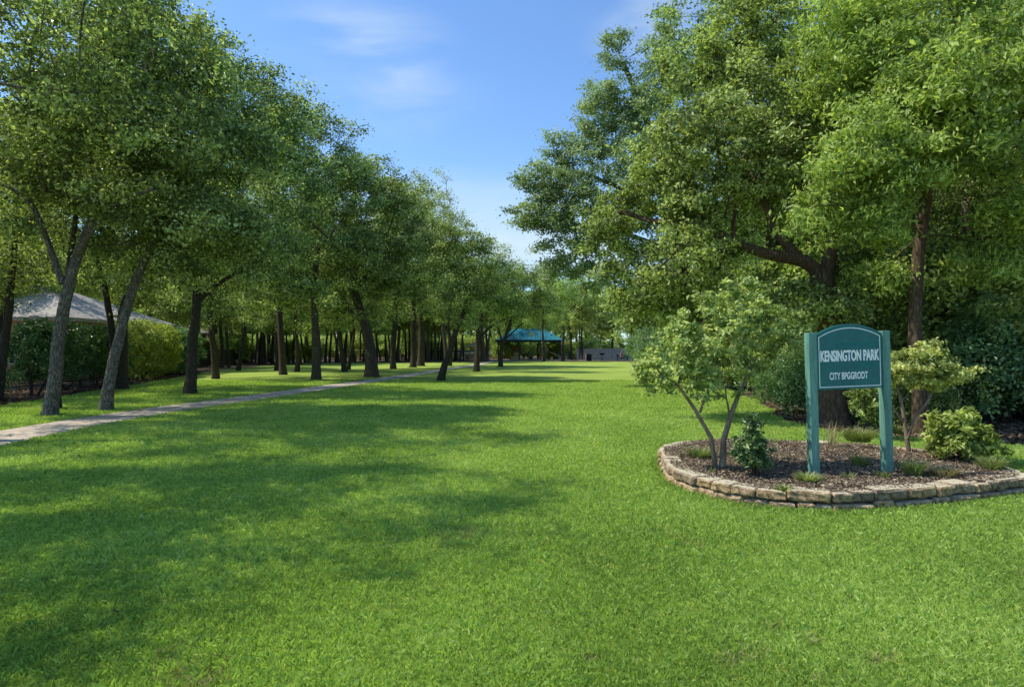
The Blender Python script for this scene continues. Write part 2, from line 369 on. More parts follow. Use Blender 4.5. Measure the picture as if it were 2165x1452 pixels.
def gen_tree(name, seed, trunk, r0, r1, lobes, n_clumps, lpc, clump_r, leaf, limbs=(), fork=0.55, bark='bark', leafm='leaf_left',
             parent=None, gap=0.25, flat=0.6, up=0.5, lower=-0.55, shell=0.45, sides=12, tip=None, droop=0.0, aspect=0.58, flare=0.38, step=0.55, rmaxk=0.62, low=0, stray=0.08):
    rs = np.random.RandomState(seed)
    low = LOW
    if low:
        Lb = np.array(lobes); lobes = list(lobes); zmin = (Lb[:, 2] - Lb[:, 5]).min(); rm = Lb[:, 3].mean()
        for k in range(low):
            l = Lb[rs.randint(len(Lb))]
            a = rs.random() * 6.283; q = rs.uniform(.5, 1.05)
            lobes.append((l[0] + math.cos(a) * l[3] * q, l[1] + math.sin(a) * l[4] * q, max(2.3, zmin - rs.uniform(-.7, .35)), rm * rs.uniform(.2, .42), rm * rs.uniform(.2, .42), rm * rs.uniform(.12, .22)))
    W = Wood()
    T = densify(trunk, 0.3)
    wig = np.cumsum(rs.normal(0, 0.012, T.shape), axis=0); wig[:, 2] = 0; wig[0] = 0
    T = T + wig * min(1.0, r0 * 5)
    tt = np.linspace(0, 1, len(T))
    rad = r0 + (r1 - r0) * tt
    hz = np.maximum(T[:, 2] - T[0, 2], 0)
    rad = rad * (1 + flare * np.exp(-hz / (0.9 * r0 + 0.12)))
    T[0, 2] -= 0.12
    W.tube(T, rad, sides, rs, 0.045)
    pos = [p for p in T]; par = [-1] + list(range(len(T) - 1)); fixed = {i: rad[i] for i in range(len(T))}
    plen = [0.0] * len(T)
    ok = [i for i in range(len(T)) if tt[i] >= fork]
    for pts, ra, rb in limbs:
        D = densify(pts, 0.35)
        D = D + np.cumsum(rs.normal(0, 0.012, D.shape), axis=0)
        rr = np.linspace(ra, rb, len(D))
        W.tube(D, rr, max(8, sides - 3), rs, 0.04)
        k0 = len(pos)
        for i, p in enumerate(D):
            pos.append(p); par.append(k0 + i - 1 if i else int(np.argmin([np.linalg.norm(q - p) for q in T])))
            fixed[k0 + i] = rr[i]; plen.append(0.35 * i); 
            if i > len(D) * 0.25: ok.append(k0 + i)
    C = clump_points(lobes, n_clumps, rs, gap, lower, shell, stray)
    top = T[-1]
    order = np.argsort(np.linalg.norm(C - top, axis=1))
    okpos = [pos[i] for i in ok]; okid = list(ok)
    for ci in order:
        c = C[ci]
        A = np.array(okpos)
        dv = c - A
        dist = np.linalg.norm(dv, axis=1)
        cost = dist + 0.18 * np.array([plen[i] for i in okid]) + 0.5 * np.maximum(-dv[:, 2], 0)
        j = int(np.argmin(cost)); a = A[j]; L = dist[j]
        if L < 0.05: continue
        m = max(1, int(math.ceil(L / step)))
        prev = okid[j]
        bow = rs.normal(0, 0.10, 3) * L; bow[2] = abs(bow[2]) * 0.8
        for s in range(1, m + 1):
            t = s / m
            p = a + (c - a) * t + bow * math.sin(math.pi * t)
            pos.append(p); par.append(prev); plen.append(plen[prev] + L / m)
            prev = len(pos) - 1
            okid.append(prev); okpos.append(p)
    n = len(pos)
    kids = [[] for _ in range(n)]
    for i in range(n):
        if par[i] >= 0: kids[par[i]].append(i)
    e = 2.3
    tipr = tip if tip else max(0.007, r1 * 1.0 / (max(len(C), 1) ** (1 / e)))
    acc = np.zeros(n)
    for i in range(n - 1, -1, -1):
        if i in fixed and acc[i] == 0: acc[i] = 0
        if i not in fixed and not kids[i]: acc[i] = tipr ** e
        if par[i] >= 0 and i not in fixed: acc[par[i]] += acc[i]
    rr = acc ** (1 / e)
    done = [False] * n
    for i in range(n):
        if i in fixed or done[i]: continue
        p = par[i]
        chain = [i]
        done[i] = True
        k = i
        while kids[k]:
            k2 = max(kids[k], key=lambda q: acc[q])
            if done[k2]: break
            chain.append(k2); done[k2] = True; k = k2
        pts = [pos[p]] + [pos[q] for q in chain]
        ra = [min(rr[chain[0]] * 1.08, (fixed.get(p, rr[p])) * 0.95)] + [rr[q] for q in chain]
        if p in fixed: cap = fixed[p] * rmaxk; ra = [min(x, cap) for x in ra]
        ra[-1] *= 0.4
        W.tube(pts, ra, 5 if max(ra) < 0.05 else 8)
    # chains that start at the side of another chain
    wood = W.mesh(name + '_wood'); wood.materials.append(M[bark])
    crown = leaves_mesh(name + '_leaves', C, lpc, clump_r, leaf, rs, flat, up, C.mean(axis=0), aspect, droop=droop); crown.materials.append(M[leafm])
    if parent is not None:
        obj('trunk', wood, None, parent); obj('crown', crown, None, parent)
    return wood, crown

GROW = 1.0; LOW = 0
def lobe(px, py, rpx, d, base, dy=0.0, sq=1.0, depth=1.0):
    """ellipsoid seen at a photo place, at distance d + dy, in the coordinates of a tree standing at base"""
    D = d + dy
    k = D / F
    r = rpx * k * GROW
    return ((px - CX) * k - base[0], D - base[1], H + (HY - py) * k - base[2], r, r * depth, r * sq)

def at(px, py, d, base):
    k = d / F
    return ((px - CX) * k - base[0], d - base[1], H + (HY - py) * k - base[2])

TREES = 'oak and elm trees shading the left side of the lawn'
def tree_thing(name, base, label, group=None, rz=0.0, s=1.0):
    return empty(name, base, label, 'tree', group, rz, s)

# ================================================================== GROUND
def sheet(name, pts, z, m, kind='structure'):
    bm = bmesh.new()
    f = bm.faces.new([bm.verts.new((x, y, z)) for x, y in pts])
    bmesh.ops.triangulate(bm, faces=[f])
    bmesh.ops.recalc_face_normals(bm, faces=bm.faces)
    me = bpy.data.meshes.new(name); bm.to_mesh(me); bm.free()
    if me.polygons[0].normal.z < 0: me.flip_normals()
    o = obj(name, me, m); tag(o, kind=kind); return o

sheet('ground', [(-900, -60), (900, -60), (900, 1500), (-900, 1500)], -0.012, M['litter'])
# lawn with a ragged, gently curved outline
LAWN = [(-14.0, -6), (-14.3, 8), (-15.0, 15), (-15.3, 19.8), (-15.9, 23.3), (-17.7, 30.9), (-20.5, 41), (-23.2, 51), (-25.0, 66), (-25.5, 80), (-18, 84), (-8, 86), (-3, 88),
        (2, 95), (8, 93), (13, 92), (16.0, 88), (13.6, 66), (11.6, 46), (9.8, 32), (8.2, 22.5), (7.1, 18.4), (6.4, 15.6), (6.7, 13.2), (8.6, 12.0), (9.4, 10.9), (9.6, 9), (11.5, 7), (14, 4), (16, -6)]
rsL = np.random.RandomState(5)
def ragged(pts, amp, step=0.5):
    out = []
    n = len(pts)
    for i in range(n):
        a = np.array(pts[i], float); b = np.array(pts[(i + 1) % n], float)
        m = max(1, int(np.linalg.norm(b - a) / step))
        for j in range(m):
            p = a + (b - a) * j / m
            out.append((p[0] + rsL.normal(0, amp), p[1] + rsL.normal(0, amp)))
    return out
LAWNR = ragged(LAWN, 0.09)
sheet('lawn', LAWNR, 0.0, M['lawn'])

# concrete footpath
path_c = [(-5.5, -6), (-7.6, 2), (-9.1, 8), (-9.75, 12.6), (-9.85, 16.2), (-9.5, 20), (-9.1, 22.4), (-8.15, 29.7), (-6.9, 40), (-5.4, 56), (-4.1, 68), (-3.0, 84), (-2.2, 92)]
PC = densify([(x, y, 0) for x, y in path_c], 0.6)[:, :2]
tg = unit(np.gradient(PC, axis=0)); nr = np.stack([-tg[:, 1], tg[:, 0]], 1)
PW = 0.72
def path_mesh():
    m = MB(); n = len(PC)
    L = PC + nr * PW; Rr = PC - nr * PW
    zt, zb = 0.022, -0.02
    vs = [[m.bm.verts.new((L[i][0], L[i][1], zb)), m.bm.verts.new((L[i][0], L[i][1], zt)), m.bm.verts.new((Rr[i][0], Rr[i][1], zt)), m.bm.verts.new((Rr[i][0], Rr[i][1], zb))] for i in range(n)]
    for i in range(n - 1):
        for k in range(3):
            m.bm.faces.new((vs[i][k], vs[i + 1][k], vs[i + 1][k + 1], vs[i][k + 1]))
    return tag(m.build('footpath', M['path']), kind='structure')
path_mesh()

def path_dist(P):
    d = np.full(len(P), 1e9)
    for i in range(len(PC) - 1):
        a = PC[i]; b = PC[i + 1]; ab = b - a
        t = np.clip(((P - a) @ ab) / (ab @ ab), 0, 1)
        q = a + t[:, None] * ab
        d = np.minimum(d, np.linalg.norm(P - q, axis=1))
    return d

def inside(P, poly):
    poly = np.array(poly); x, y = P[:, 0], P[:, 1]
    c = np.zeros(len(P), bool); j = len(poly) - 1
    for i in range(len(poly)):
        xi, yi = poly[i]; xj, yj = poly[j]
        cond = ((yi > y) != (yj > y)) & (x < (xj - xi) * (y - yi) / (yj - yi + 1e-12) + xi)
        c ^= cond; j = i
    return c

# planter outline (outer face at the grass)
WALL = [(2.04, 9.1), (1.97, 8.3), (2.15, 7.65), (2.6, 7.12), (3.3, 6.87), (4.1, 6.98), (5.0, 7.27), (5.7, 7.56), (6.12, 7.82), (6.35, 8.35), (6.45, 9.1), (6.3, 9.85), (5.8, 10.35), (5.1, 10.8), (4.3, 11.05), (3.4, 11.1), (2.65, 10.75), (2.2, 10.0)]
def closed_curve(pts, step):
    P = [np.array(p, float) for p in pts]; n = len(P); out = []
    for i in range(n):
        p0, p1, p2, p3 = P[i - 1], P[i], P[(i + 1) % n], P[(i + 2) % n]
        m = max(2, int(np.linalg.norm(p2 - p1) / step))
        for j in range(m):
            t = j / m
            out.append(0.5 * ((2 * p1) + (-p0 + p2) * t + (2 * p0 - 5 * p1 + 4 * p2 - p3) * t * t + (-p0 + 3 * p1 - 3 * p2 + p3) * t ** 3))
    return np.array(out)
WC = closed_curve(WALL, 0.03)
WCEN = WC.mean(axis=0)

# ------------------------------------------------------------------ grass blades
def grass(seed, ymin, ymax, n, hgt, name, width, powr=2.0, xk=0.86):
    rs = np.random.RandomState(seed)
    # area density falls off with distance from the viewer
    u = rs.random(n)
    e = 2 - powr
    if abs(e) < 1e-3: y = ymin * (ymax / ymin) ** u
    else: y = (ymin ** e + u * (ymax ** e - ymin ** e)) ** (1 / e)
    x = (rs.random(n) * 2 - 1) * (y * xk + 3.2)
    P = np.stack([x, y], 1)
    keep = inside(P, LAWNR) & ~inside(P, WC) & (path_dist(P) > PW + 0.02 + 0.05 * rs.random(n))
    P = P[keep]; n = len(P); y = P[:, 1]
    # tufted height and colour
    h1 = np.array([mnoise.noise(Vector((p[0] * 2.2, p[1] * 2.2, 3.0))) for p in P])
    h2 = np.array([mnoise.noise(Vector((p[0] * 9.0, p[1] * 9.0, 7.0))) for p in P])
    h3 = np.array([mnoise.noise(Vector((p[0] * 0.6, p[1] * 0.6, 11.0))) for p in P])
    sc = (y / 4.5).clip(0.8, 9) ** 0.72
    hh = hgt * (1 + 0.35 * h1 + 0.35 * h2).clip(0.4, 1.9) * rs.uniform(0.55, 1.25, n) * sc ** 0.35
    w = width * rs.uniform(0.7, 1.3, n) * sc
    a = rs.random(n) * 2 * np.pi
    sd = np.stack([np.cos(a), np.sin(a), np.zeros(n)], 1)
    la = rs.random(n) * 2 * np.pi; lean = rs.uniform(0.1, 0.95, n)
    ld = np.stack([np.cos(la), np.sin(la), np.zeros(n)], 1)
    B = np.stack([P[:, 0], P[:, 1], np.full(n, -0.002)], 1)
    v0 = B - sd * w[:, None] / 2; v1 = B + sd * w[:, None] / 2
    mid = B + ld * (hh * lean * 0.35)[:, None]; mid[:, 2] += hh * 0.62
    tip = B + ld * (hh * lean)[:, None]; tip[:, 2] += hh * (1.02 - 0.28 * lean)
    v2 = mid + sd * w[:, None] * 0.32
    V = np.stack([v0, v1, v2, tip], 1).reshape(-1, 3)
    tint = np.clip(0.36 + 0.16 * np.clip((y - 4) / 9, 0, 1) + 0.22 * h3 + 0.15 * h1 + 0.10 * h2 + rs.normal(0, 0.2, n), 0, 1)  # near blades tinted darker, for the shade seen deeper between them
    me = np_mesh(name, V, np.arange(n * 4).reshape(n, 4), tint)
    o = obj(name, me, M['grass_blade'])
    return tag(o, 'short mown green grass covering the lawn', 'grass', kind='stuff')
grass(1, 2.2, 36.0, 1250000, 0.046, 'grass', 0.0050, 1.9)
def edge_grass():
    # longer blades the mower missed: against the stones, along the path, round the trunks; and dry spots in the lawn
    rs = np.random.RandomState(12)
    for nm, mt, lab, which in (('long_grass', 'grass_blade', 'longer unmown grass along the wall, the path and the tree trunks', 0), ('dry_grass', 'straw', 'pale dry grass blades scattered in patches over the lawn', 1)):
        if which == 0:
            i = rs.randint(0, len(WC), 5000); out = unit(WC[i] - WCEN)
            P = WC[i] + out * np.abs(rs.normal(0.015, .05, (5000, 1)))
            j = rs.randint(0, len(PC), 16000); sd_ = rs.choice([-1, 1], 16000)[:, None]
            P2_ = PC[j] + tg[j] * rs.uniform(-.35, .35, (16000, 1)) + nr[j] * sd_ * (PW + np.abs(rs.normal(0, .05, (16000, 1))))
            P3 = []
            for (px, py, r) in [(103, 880, .24), (120, 866, .16), (224, 869, .22), (256, 824, .34), (403, 834, .27), (669, 804, .32), (787, 798, .48), (872, 777, .35), (889, 774, .45), (930, 806, .27), (1008, 786, .3), (1058, 776, .3)]:
                q = gp(px, py); a = rs.random(700) * 6.283; rr = r + np.abs(rs.normal(0, .07, 700))
                P3.append(np.stack([q[0] + np.cos(a) * rr, q[1] + np.sin(a) * rr], 1))
            P = np.concatenate([P, P2_] + P3); hg = .06
        else:
            n = 700000; u = rs.random(n); y = 2.6 * (30 / 2.6) ** u; x = (rs.random(n) * 2 - 1) * (y * .86 + .6)
            P = np.stack([x, y], 1)
            m = np.array([mnoise.noise(Vector((p[0] * .9, p[1] * .9, 31.0))) + .5 * mnoise.noise(Vector((p[0] * 4, p[1] * 4, 37.0))) for p in P[:260000]])
            P = P[:260000]; P = P[(m + rs.normal(0, .1, len(P))) > .58]
            P = P[inside(P, LAWNR) & ~inside(P, WC) & (path_dist(P) > PW + .05)]; hg = .035
        n = len(P); yy = P[:, 1]; sc = (yy / 4.5).clip(.8, 9) ** .6
        a = rs.random(n) * 6.283; sd = np.stack([np.cos(a), np.sin(a), np.zeros(n)], 1); la = rs.random(n) * 6.283
        ld_ = np.stack([np.cos(la), np.sin(la), np.zeros(n)], 1)
        hh = hg * rs.uniform(.4, 1.3, n); w_ = (.005 * rs.uniform(.7, 1.3, n) * sc)[:, None]; ln = (hh * rs.uniform(.2, 1.0, n))[:, None]
        B = np.stack([P[:, 0], P[:, 1], np.zeros(n)], 1)
        mid = B + ld_ * ln * .35; mid[:, 2] += hh * .65
        tip = B + ld_ * ln; tip[:, 2] += hh * .95
        V = np.stack([B - sd * w_ / 2, B + sd * w_ / 2, mid + sd * w_ * .35, tip], 1).reshape(-1, 3)
        tag(obj(nm, np_mesh(nm, V, np.arange(n * 4).reshape(n, 4), rs.random(n) * (.6 if which == 0 else 1)), M[mt]), lab, 'grass', kind='stuff')
edge_grass()

# ================================================================== PLANTER
def stone_mesh(L, D, Hh, seed):
    rs = random.Random(seed)
    bm = bmesh.new()
    bmesh.ops.create_cube(bm, size=1, matrix=Matrix.Diagonal((L, D, Hh, 1)))
    bmesh.ops.bevel(bm, geom=list(bm.edges), offset=min(Hh, D) * 0.16, segments=1, affect='EDGES')
    bmesh.ops.subdivide_edges(bm, edges=list(bm.edges), cuts=4, use_grid_fill=True)
    o = Vector((rs.random() * 90, rs.random() * 90, rs.random() * 90))
    for v in bm.verts:
        f = 1.0 if v.co.y < -D * 0.3 else 0.35
        t = 0.25 if v.co.z > Hh * 0.4 else 1.0
        n = mnoise.noise_vector(v.co * 9 + o) * 0.022 * f + mnoise.noise_vector(v.co * 26 + o) * 0.013 * f
        v.co += Vector((n.x, n.y, n.z * t))
    me = bpy.data.meshes.new('stone'); bm.to_mesh(me); bm.free()
    return me

def build_wall():
    root = empty('retaining_wall', (WCEN[0], WCEN[1], 0), 'low round retaining wall of rough tan stones around the sign bed', 'wall')
    seg = np.linalg.norm(np.roll(WC, -1, 0) - WC, axis=1); cum = np.concatenate([[0], np.cumsum(seg)]); tot = cum[-1]
    def pt(s):
        s %= tot
        i = np.searchsorted(cum, s) - 1; i = max(0, min(i, len(WC) - 1))
        a = WC[i]; b = WC[(i + 1) % len(WC)]
        t = (s - cum[i]) / max(seg[i], 1e-6)
        return a + (b - a) * t
    rs = random.Random(3)
    for course, (z0, hh, inset, dep, Lm) in enumerate([(-0.03, 0.125, 0.13, 0.22, 0.29), (0.097, 0.118, 0.15, 0.24, 0.27)]):
        s = rs.random() * 0.2; end = s + tot
        while s < end - 0.1:
            L = Lm * rs.choice([rs.uniform(.6, 1.0), rs.uniform(.9, 1.75)])
            if end - (s + L) < 0.16: L = end - s
            a = pt(s); b = pt(s + L); c = pt(s + L / 2)
            tan = (b - a) / np.linalg.norm(b - a); nrm = np.array([tan[1], -tan[0]])
            if np.dot(nrm, c - WCEN) < 0: nrm = -nrm
            p = c - nrm * (inset + rs.uniform(-0.022, 0.022))
            h2 = hh * rs.uniform(0.84, 1.06)
            me = stone_mesh(np.linalg.norm(b - a) - 0.014, dep, h2 - 0.008, rs.random() * 1e6)
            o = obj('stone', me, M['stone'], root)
            # local -y faces outward
            ang = math.atan2(nrm[1], nrm[0]) + math.pi / 2
            o.location = (p[0] - WCEN[0], p[1] - WCEN[1], z0 + h2 / 2)
            o.rotation_euler = (rs.uniform(-0.03, 0.03), rs.uniform(-0.02, 0.02), ang + rs.uniform(-0.03, 0.03))
            s += L
    return root
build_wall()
SOIL = WCEN + (WC - WCEN) * 0.955
def soil():
    bm = bmesh.new()
    ring = SOIL[::3]
    rings = []
    for k in range(14):
        t = 1 - k / 14
        rings.append([bm.verts.new((WCEN[0] + (p[0] - WCEN[0]) * t, WCEN[1] + (p[1] - WCEN[1]) * t, 0)) for p in ring])
    c = bm.verts.new((WCEN[0], WCEN[1], 0))
    n = len(ring)
    for k in range(13):
        for i in range(n):
            bm.faces.new((rings[k][i], rings[k][(i + 1) % n], rings[k + 1][(i + 1) % n], rings[k + 1][i]))
    for i in range(n): bm.faces.new((rings[-1][i], rings[-1][(i + 1) % n], c))
    for k, rg in enumerate(rings + [[c]]):
        for v in rg:
            v.co.z = 0.172 + 0.028 * min(1, k / 6) + mnoise.noise(Vector((v.co.x * 2.5, v.co.y * 2.5, 1))) * 0.022 + mnoise.noise(Vector((v.co.x * 9, v.co.y * 9, 1))) * 0.012
    bmesh.ops.recalc_face_normals(bm, faces=bm.faces)
    me = bpy.data.meshes.new('soil'); bm.to_mesh(me); bm.free()
    if me.polygons[0].normal.z < 0: me.flip_normals()
    me.polygons.foreach_set('use_smooth', [True] * len(me.polygons))
    return tag(obj('soil_bed', me, M['mulch']), kind='structure')
soil()

M['chip'] = leaf_mat('bark_chip', (0.045, 0.031, 0.021), (0.22, 0.160, 0.112), (0.66, 0.53, 0.39), 0.0, 0.9, 0.1, sat=1.05)
M['dead_leaf'] = leaf_mat('dead_leaf', (0.075, 0.045, 0.025), (0.19, 0.12, 0.07), (0.42, 0.33, 0.23), 0.12, 0.85, 0.2)
def chips(name, poly, n, zf, size, m, label, cat, seed, asp=0.35, keep=None, tilt=0.35):
    rs = np.random.RandomState(seed)
    poly = np.array(poly); lo = poly.min(0); hi = poly.max(0)
    P = lo + rs.random((n, 2)) * (hi - lo)
    k = inside(P, poly)
    if keep is not None: k &= keep(P)
    P = P[k]; n = len(P)
    C = np.concatenate([P, zf(P)[:, None]], 1)
    nrm = unit(np.array([0, 0, 1.0]) + rs.normal(0, tilt, (n, 3)))
    t = rs.normal(0, 1, (n, 3)); t = unit(t - nrm * np.sum(t * nrm, 1, keepdims=True)); b = np.cross(nrm, t)
    L = size * rs.uniform(0.5, 1.6, (n, 1)); W = L * asp * rs.uniform(0.6, 1.3, (n, 1))
    j = lambda: rs.uniform(0.7, 1.2, (n, 1))
    V = np.stack([C - t * L * .5 * j() - b * W * .5, C + t * L * .5 * j() - b * W * .4 * j(), C + t * L * .5 + b * W * .5 * j() + nrm * L * .1, C - t * L * .5 * j() + b * W * .5], 1).reshape(-1, 3)
    me = np_mesh(name, V, np.arange(n * 4).reshape(n, 4), np.clip(rs.beta(1.6, 2.4, n), 0, 1))
    return tag(obj(name, me, m), label, cat, kind='stuff')
chips('mulch', SOIL, 110000, lambda P: 0.205 + 0.028 * np.sin(P[:, 0] * 3) * np.sin(P[:, 1] * 4) * 0.5 + np.random.RandomState(2).uniform(-0.014, 0.012, len(P)), 0.027, M['chip'], 'dark shredded bark mulch inside the stone planter', 'mulch', 4)

# plain leaves lying on the bare ground at both sides
flatz = lambda P: np.random.RandomState(9).uniform(-0.005, 0.03, len(P))
chips('leaf_litter', [(6.5, 11.5), (9.0, 8.5), (16, 6.5), (24, 12), (24, 26), (9.5, 26), (7.2, 19.5), (6.3, 15)], 90000, flatz, 0.075, M['dead_leaf'], 'brown fallen leaves on the woodland floor at the right', 'leaves', 6, 0.6, keep=lambda P: ~inside(P, LAWNR))
chips('leaf_litter', [(-15.2, 14), (-15.6, 20), (-16.1, 23.3), (-17.9, 30.9), (-20.5, 41), (-23.2, 51), (-26.8, 51), (-23, 39), (-21, 30), (-20, 22), (-20, 14)], 60000, flatz, 0.085, M['dead_leaf'], 'brown fallen leaves along the fence at the left', 'leaves', 7, 0.6, keep=lambda P: ~inside(P, LAWNR))

chips('fallen_leaves', [(-13, 3), (-15, 20), (-17, 32), (-3, 60), (8, 24), (6.5, 13), (9, 6), (4, 3)], 3200, lambda P: np.random.RandomState(3).uniform(.02, .045, len(P)), .042, M['dead_leaf'], 'a thin scatter of fallen leaves lying on the lawn and the path', 'leaves', 15, .6, keep=lambda P: (inside(P, LAWNR)) & ~inside(P, WC) & (np.random.RandomState(4).random(len(P)) < .15 + .85 * (P[:, 0] < -7)))

# ================================================================== SIGN
def text_mesh(body, size_h, width, bold=0.03):
    cu = bpy.data.curves.new('t', 'FONT'); cu.body = body; cu.size = 1.0; cu.resolution_u = 4; cu.extrude = 0.0; cu.offset = bold
    o = bpy.data.objects.new('t', cu); COL.objects.link(o)
    dg = bpy.context.evaluated_depsgraph_get(); dg.update()
    me = bpy.data.meshes.new_from_object(o.evaluated_get(dg))
    bpy.data.objects.remove(o)
    n = len(me.vertices); co = np.empty(n * 3, np.float32); me.vertices.foreach_get('co', co); co = co.reshape(-1, 3)
    lo, hi = co.min(0), co.max(0)
    x = (co[:, 0] - (lo[0] + hi[0]) / 2) / (hi[0] - lo[0]) * width
    y = (co[:, 1] - (lo[1] + hi[1]) / 2) / (hi[1] - lo[1]) * size_h
    new = np.stack([x, np.zeros(n), y], 1).astype(np.float32)
    me.vertices.foreach_set('co', new.ravel()); me.update()
    return me

def build_sign():
    pl = gp(1727, 1003, 0.2)
    root = empty('park_sign', (4.085, 7.98, 0.18), 'dark green park name sign with arched top on two square green posts', 'sign', rz=R(8))
    root.rotation_euler = (0, R(-1.7), R(8))
    hw = 0.53; pw = 0.1
    for sx, nm in ((-1, 0), (1, 1)):
        m = MB(); m.box((sx * (hw - pw / 2), 0, 0.80), (pw, pw, 1.86), bevel=0.006)
        m.build('post', M['post_green'], root)
    iw = hw - pw - 0.002
    zb, ze, zt = 1.045, 1.70, 1.825
    arc = [(x, ze + (zt - ze) * (1 - (x / iw) ** 2)) for x in np.linspace(iw, -iw, 25)]
    m = MB(); m.prism([(-iw, zb), (iw, zb)] + arc, -0.036, 0.0)
    panel = m.build('sign_panel', M['paint_green'], root)
    # arched trim that runs on over the top of the posts
    # white border line
    def outline(ins, top):
        a = iw - ins
        return [(-a, zb + ins)] + [(a, zb + ins)] + [(x, (ze - top) + (zt - ze) * (1 - (x / iw) ** 2) * 0.98) for x in np.linspace(a, -a, 25)]
    o1 = outline(0.026, 0.042); o2 = outline(0.036, 0.053)
    m = MB(); n = len(o1)
    A = [m.bm.verts.new((x, -0.0395, z)) for x, z in o1]; B = [m.bm.verts.new((x, -0.0395, z)) for x, z in o2]
    for i in range(n): m.bm.faces.new((A[i], A[(i + 1) % n], B[(i + 1) % n], B[i]))
    m.build('border_line', M['paint_white'], panel)
    def put(body, h, w, x, z, mt, nm, y=-0.0395, mirror=False):
        me = text_mesh(body, h, w); me.materials.clear(); me.materials.append(mt)
        o = obj(nm, me, None, panel); o.location = (x, y, z)
        if mirror: o.scale = (-1, 1, 1)
        return o
    put('KENSINGTON PARK', 0.135, 0.765, 0.0, 1.445, M['paint_white'], 'park_name')
    # a slightly heavier stroke
    put('KENSINGTON PARK', 0.135, 0.765, 0.0045, 1.445, M['paint_white'], 'park_name', -0.0398)
    put('CITY BPGGRODT', 0.088, 0.50, -0.02, 1.205, M['paint_white'], 'city_name')
    put('TASNIGTON PAAC', 0.060, 0.56, 0.09, 1.575, M['ghost'], 'faint_lettering', -0.038)  # faint extra lettering, slightly lighter teal than the panel
    put('BEGECRAH', 0.055, 0.30, 0.22, 1.33, M['ghost'], 'faint_lettering', -0.038, True)
    return root
build_sign()

# ================================================================== PLANTS IN THE BED
# crape myrtle, left in the bed
b = (2.62, 8.35, 0.19)
t = tree_thing('crape_myrtle', b, 'pale green multi-stemmed small tree in the planter left of the park sign'); t['category'] = 'tree'
d = 8.35
K = lambda px, py, dy=0: at(px, py, d + dy, b)
gen_tree('myrtle', 11, [(0.03, 0, 0), K(1530, 930), K(1545, 880), K(1562, 835)], 0.040, 0.026,
         [lobe(1440, 740, 62, d, b), lobe(1520, 700, 75, d, b), lobe(1600, 720, 70, d, b, .35), lobe(1545, 645, 48, d, b, .25), lobe(1480, 770, 60, d, b, 0.3), lobe(1645, 695, 44, d, b, .5), lobe(1385, 775, 34, d, b), lobe(1560, 780, 45, d, b, .1), lobe(1620, 650, 38, d, b, .4), lobe(1560, 615, 30, d, b), lobe(1440, 690, 40, d, b), lobe(1400, 810, 26, d, b), lobe(1480, 815, 36, d, b), lobe(1590, 800, 36, d, b, .3), lobe(1660, 740, 28, d, b, .5), lobe(1350, 790, 18, d, b), lobe(1500, 640, 24, d, b), lobe(1590, 600, 16, d, b)],
         460, 27, 0.09, 0.062, limbs=[([(-0.04, 0, 0), K(1505, 925), K(1478, 870), K(1440, 820), K(1400, 790)], 0.034, 0.011),
                                     (([K(1562, 835), K(1580, 790, .1), K(1600, 745, .2)]), 0.022, 0.009), ([K(1545, 880), K(1535, 840, -.1), K(1530, 790, -.2)], 0.016, 0.007), ([K(1478, 870), K(1500, 810, .1), K(1510, 760, .2)], 0.018, 0.007)],
         fork=0.75, bark='bark_smooth', leafm='leaf_myrtle', parent=t, gap=0.25, flat=0.6, lower=-0.95, shell=0.1, stray=0.3, sides=9, tip=0.0028, flare=0.2, step=0.16)
# small tree right of the sign
b = (5.86, 9.75, 0.19)
t = tree_thing('small_tree', b, 'flat-topped light green small tree with two thin stems right of the sign'); d = 9.75
gen_tree('smalltree', 12, [(0, 0, 0), K(1917, 920), K(1913, 890), K(1905, 850), K(1895, 815)], 0.034, 0.018,
         [lobe(1900, 785, 48, d, b, 0, .55), lobe(1960, 780, 60, d, b, 0, .55), lobe(2010, 785, 42, d, b, 0, .6), lobe(1930, 758, 40, d, b, 0, .6), lobe(1965, 742, 26, d, b), lobe(1885, 800, 26, d, b, 0, .6), lobe(1985, 805, 45, d, b, .3, .4)],
         240, 28, 0.10, 0.066, limbs=[([K(1917, 925), K(1932, 880), K(1955, 845), K(1970, 815)], 0.026, 0.012), ([K(1913, 890), K(1890, 855), K(1875, 830)], 0.016, 0.008), ([K(1905, 850), K(1925, 830), K(1935, 800)], 0.013, 0.007)],
         fork=0.8, bark='bark_smooth', leafm='leaf_myrtle', parent=t, gap=0.2, flat=0.5, lower=-0.95, shell=0.1, stray=0.3, sides=9, tip=0.0028, flare=0.15, step=0.16)

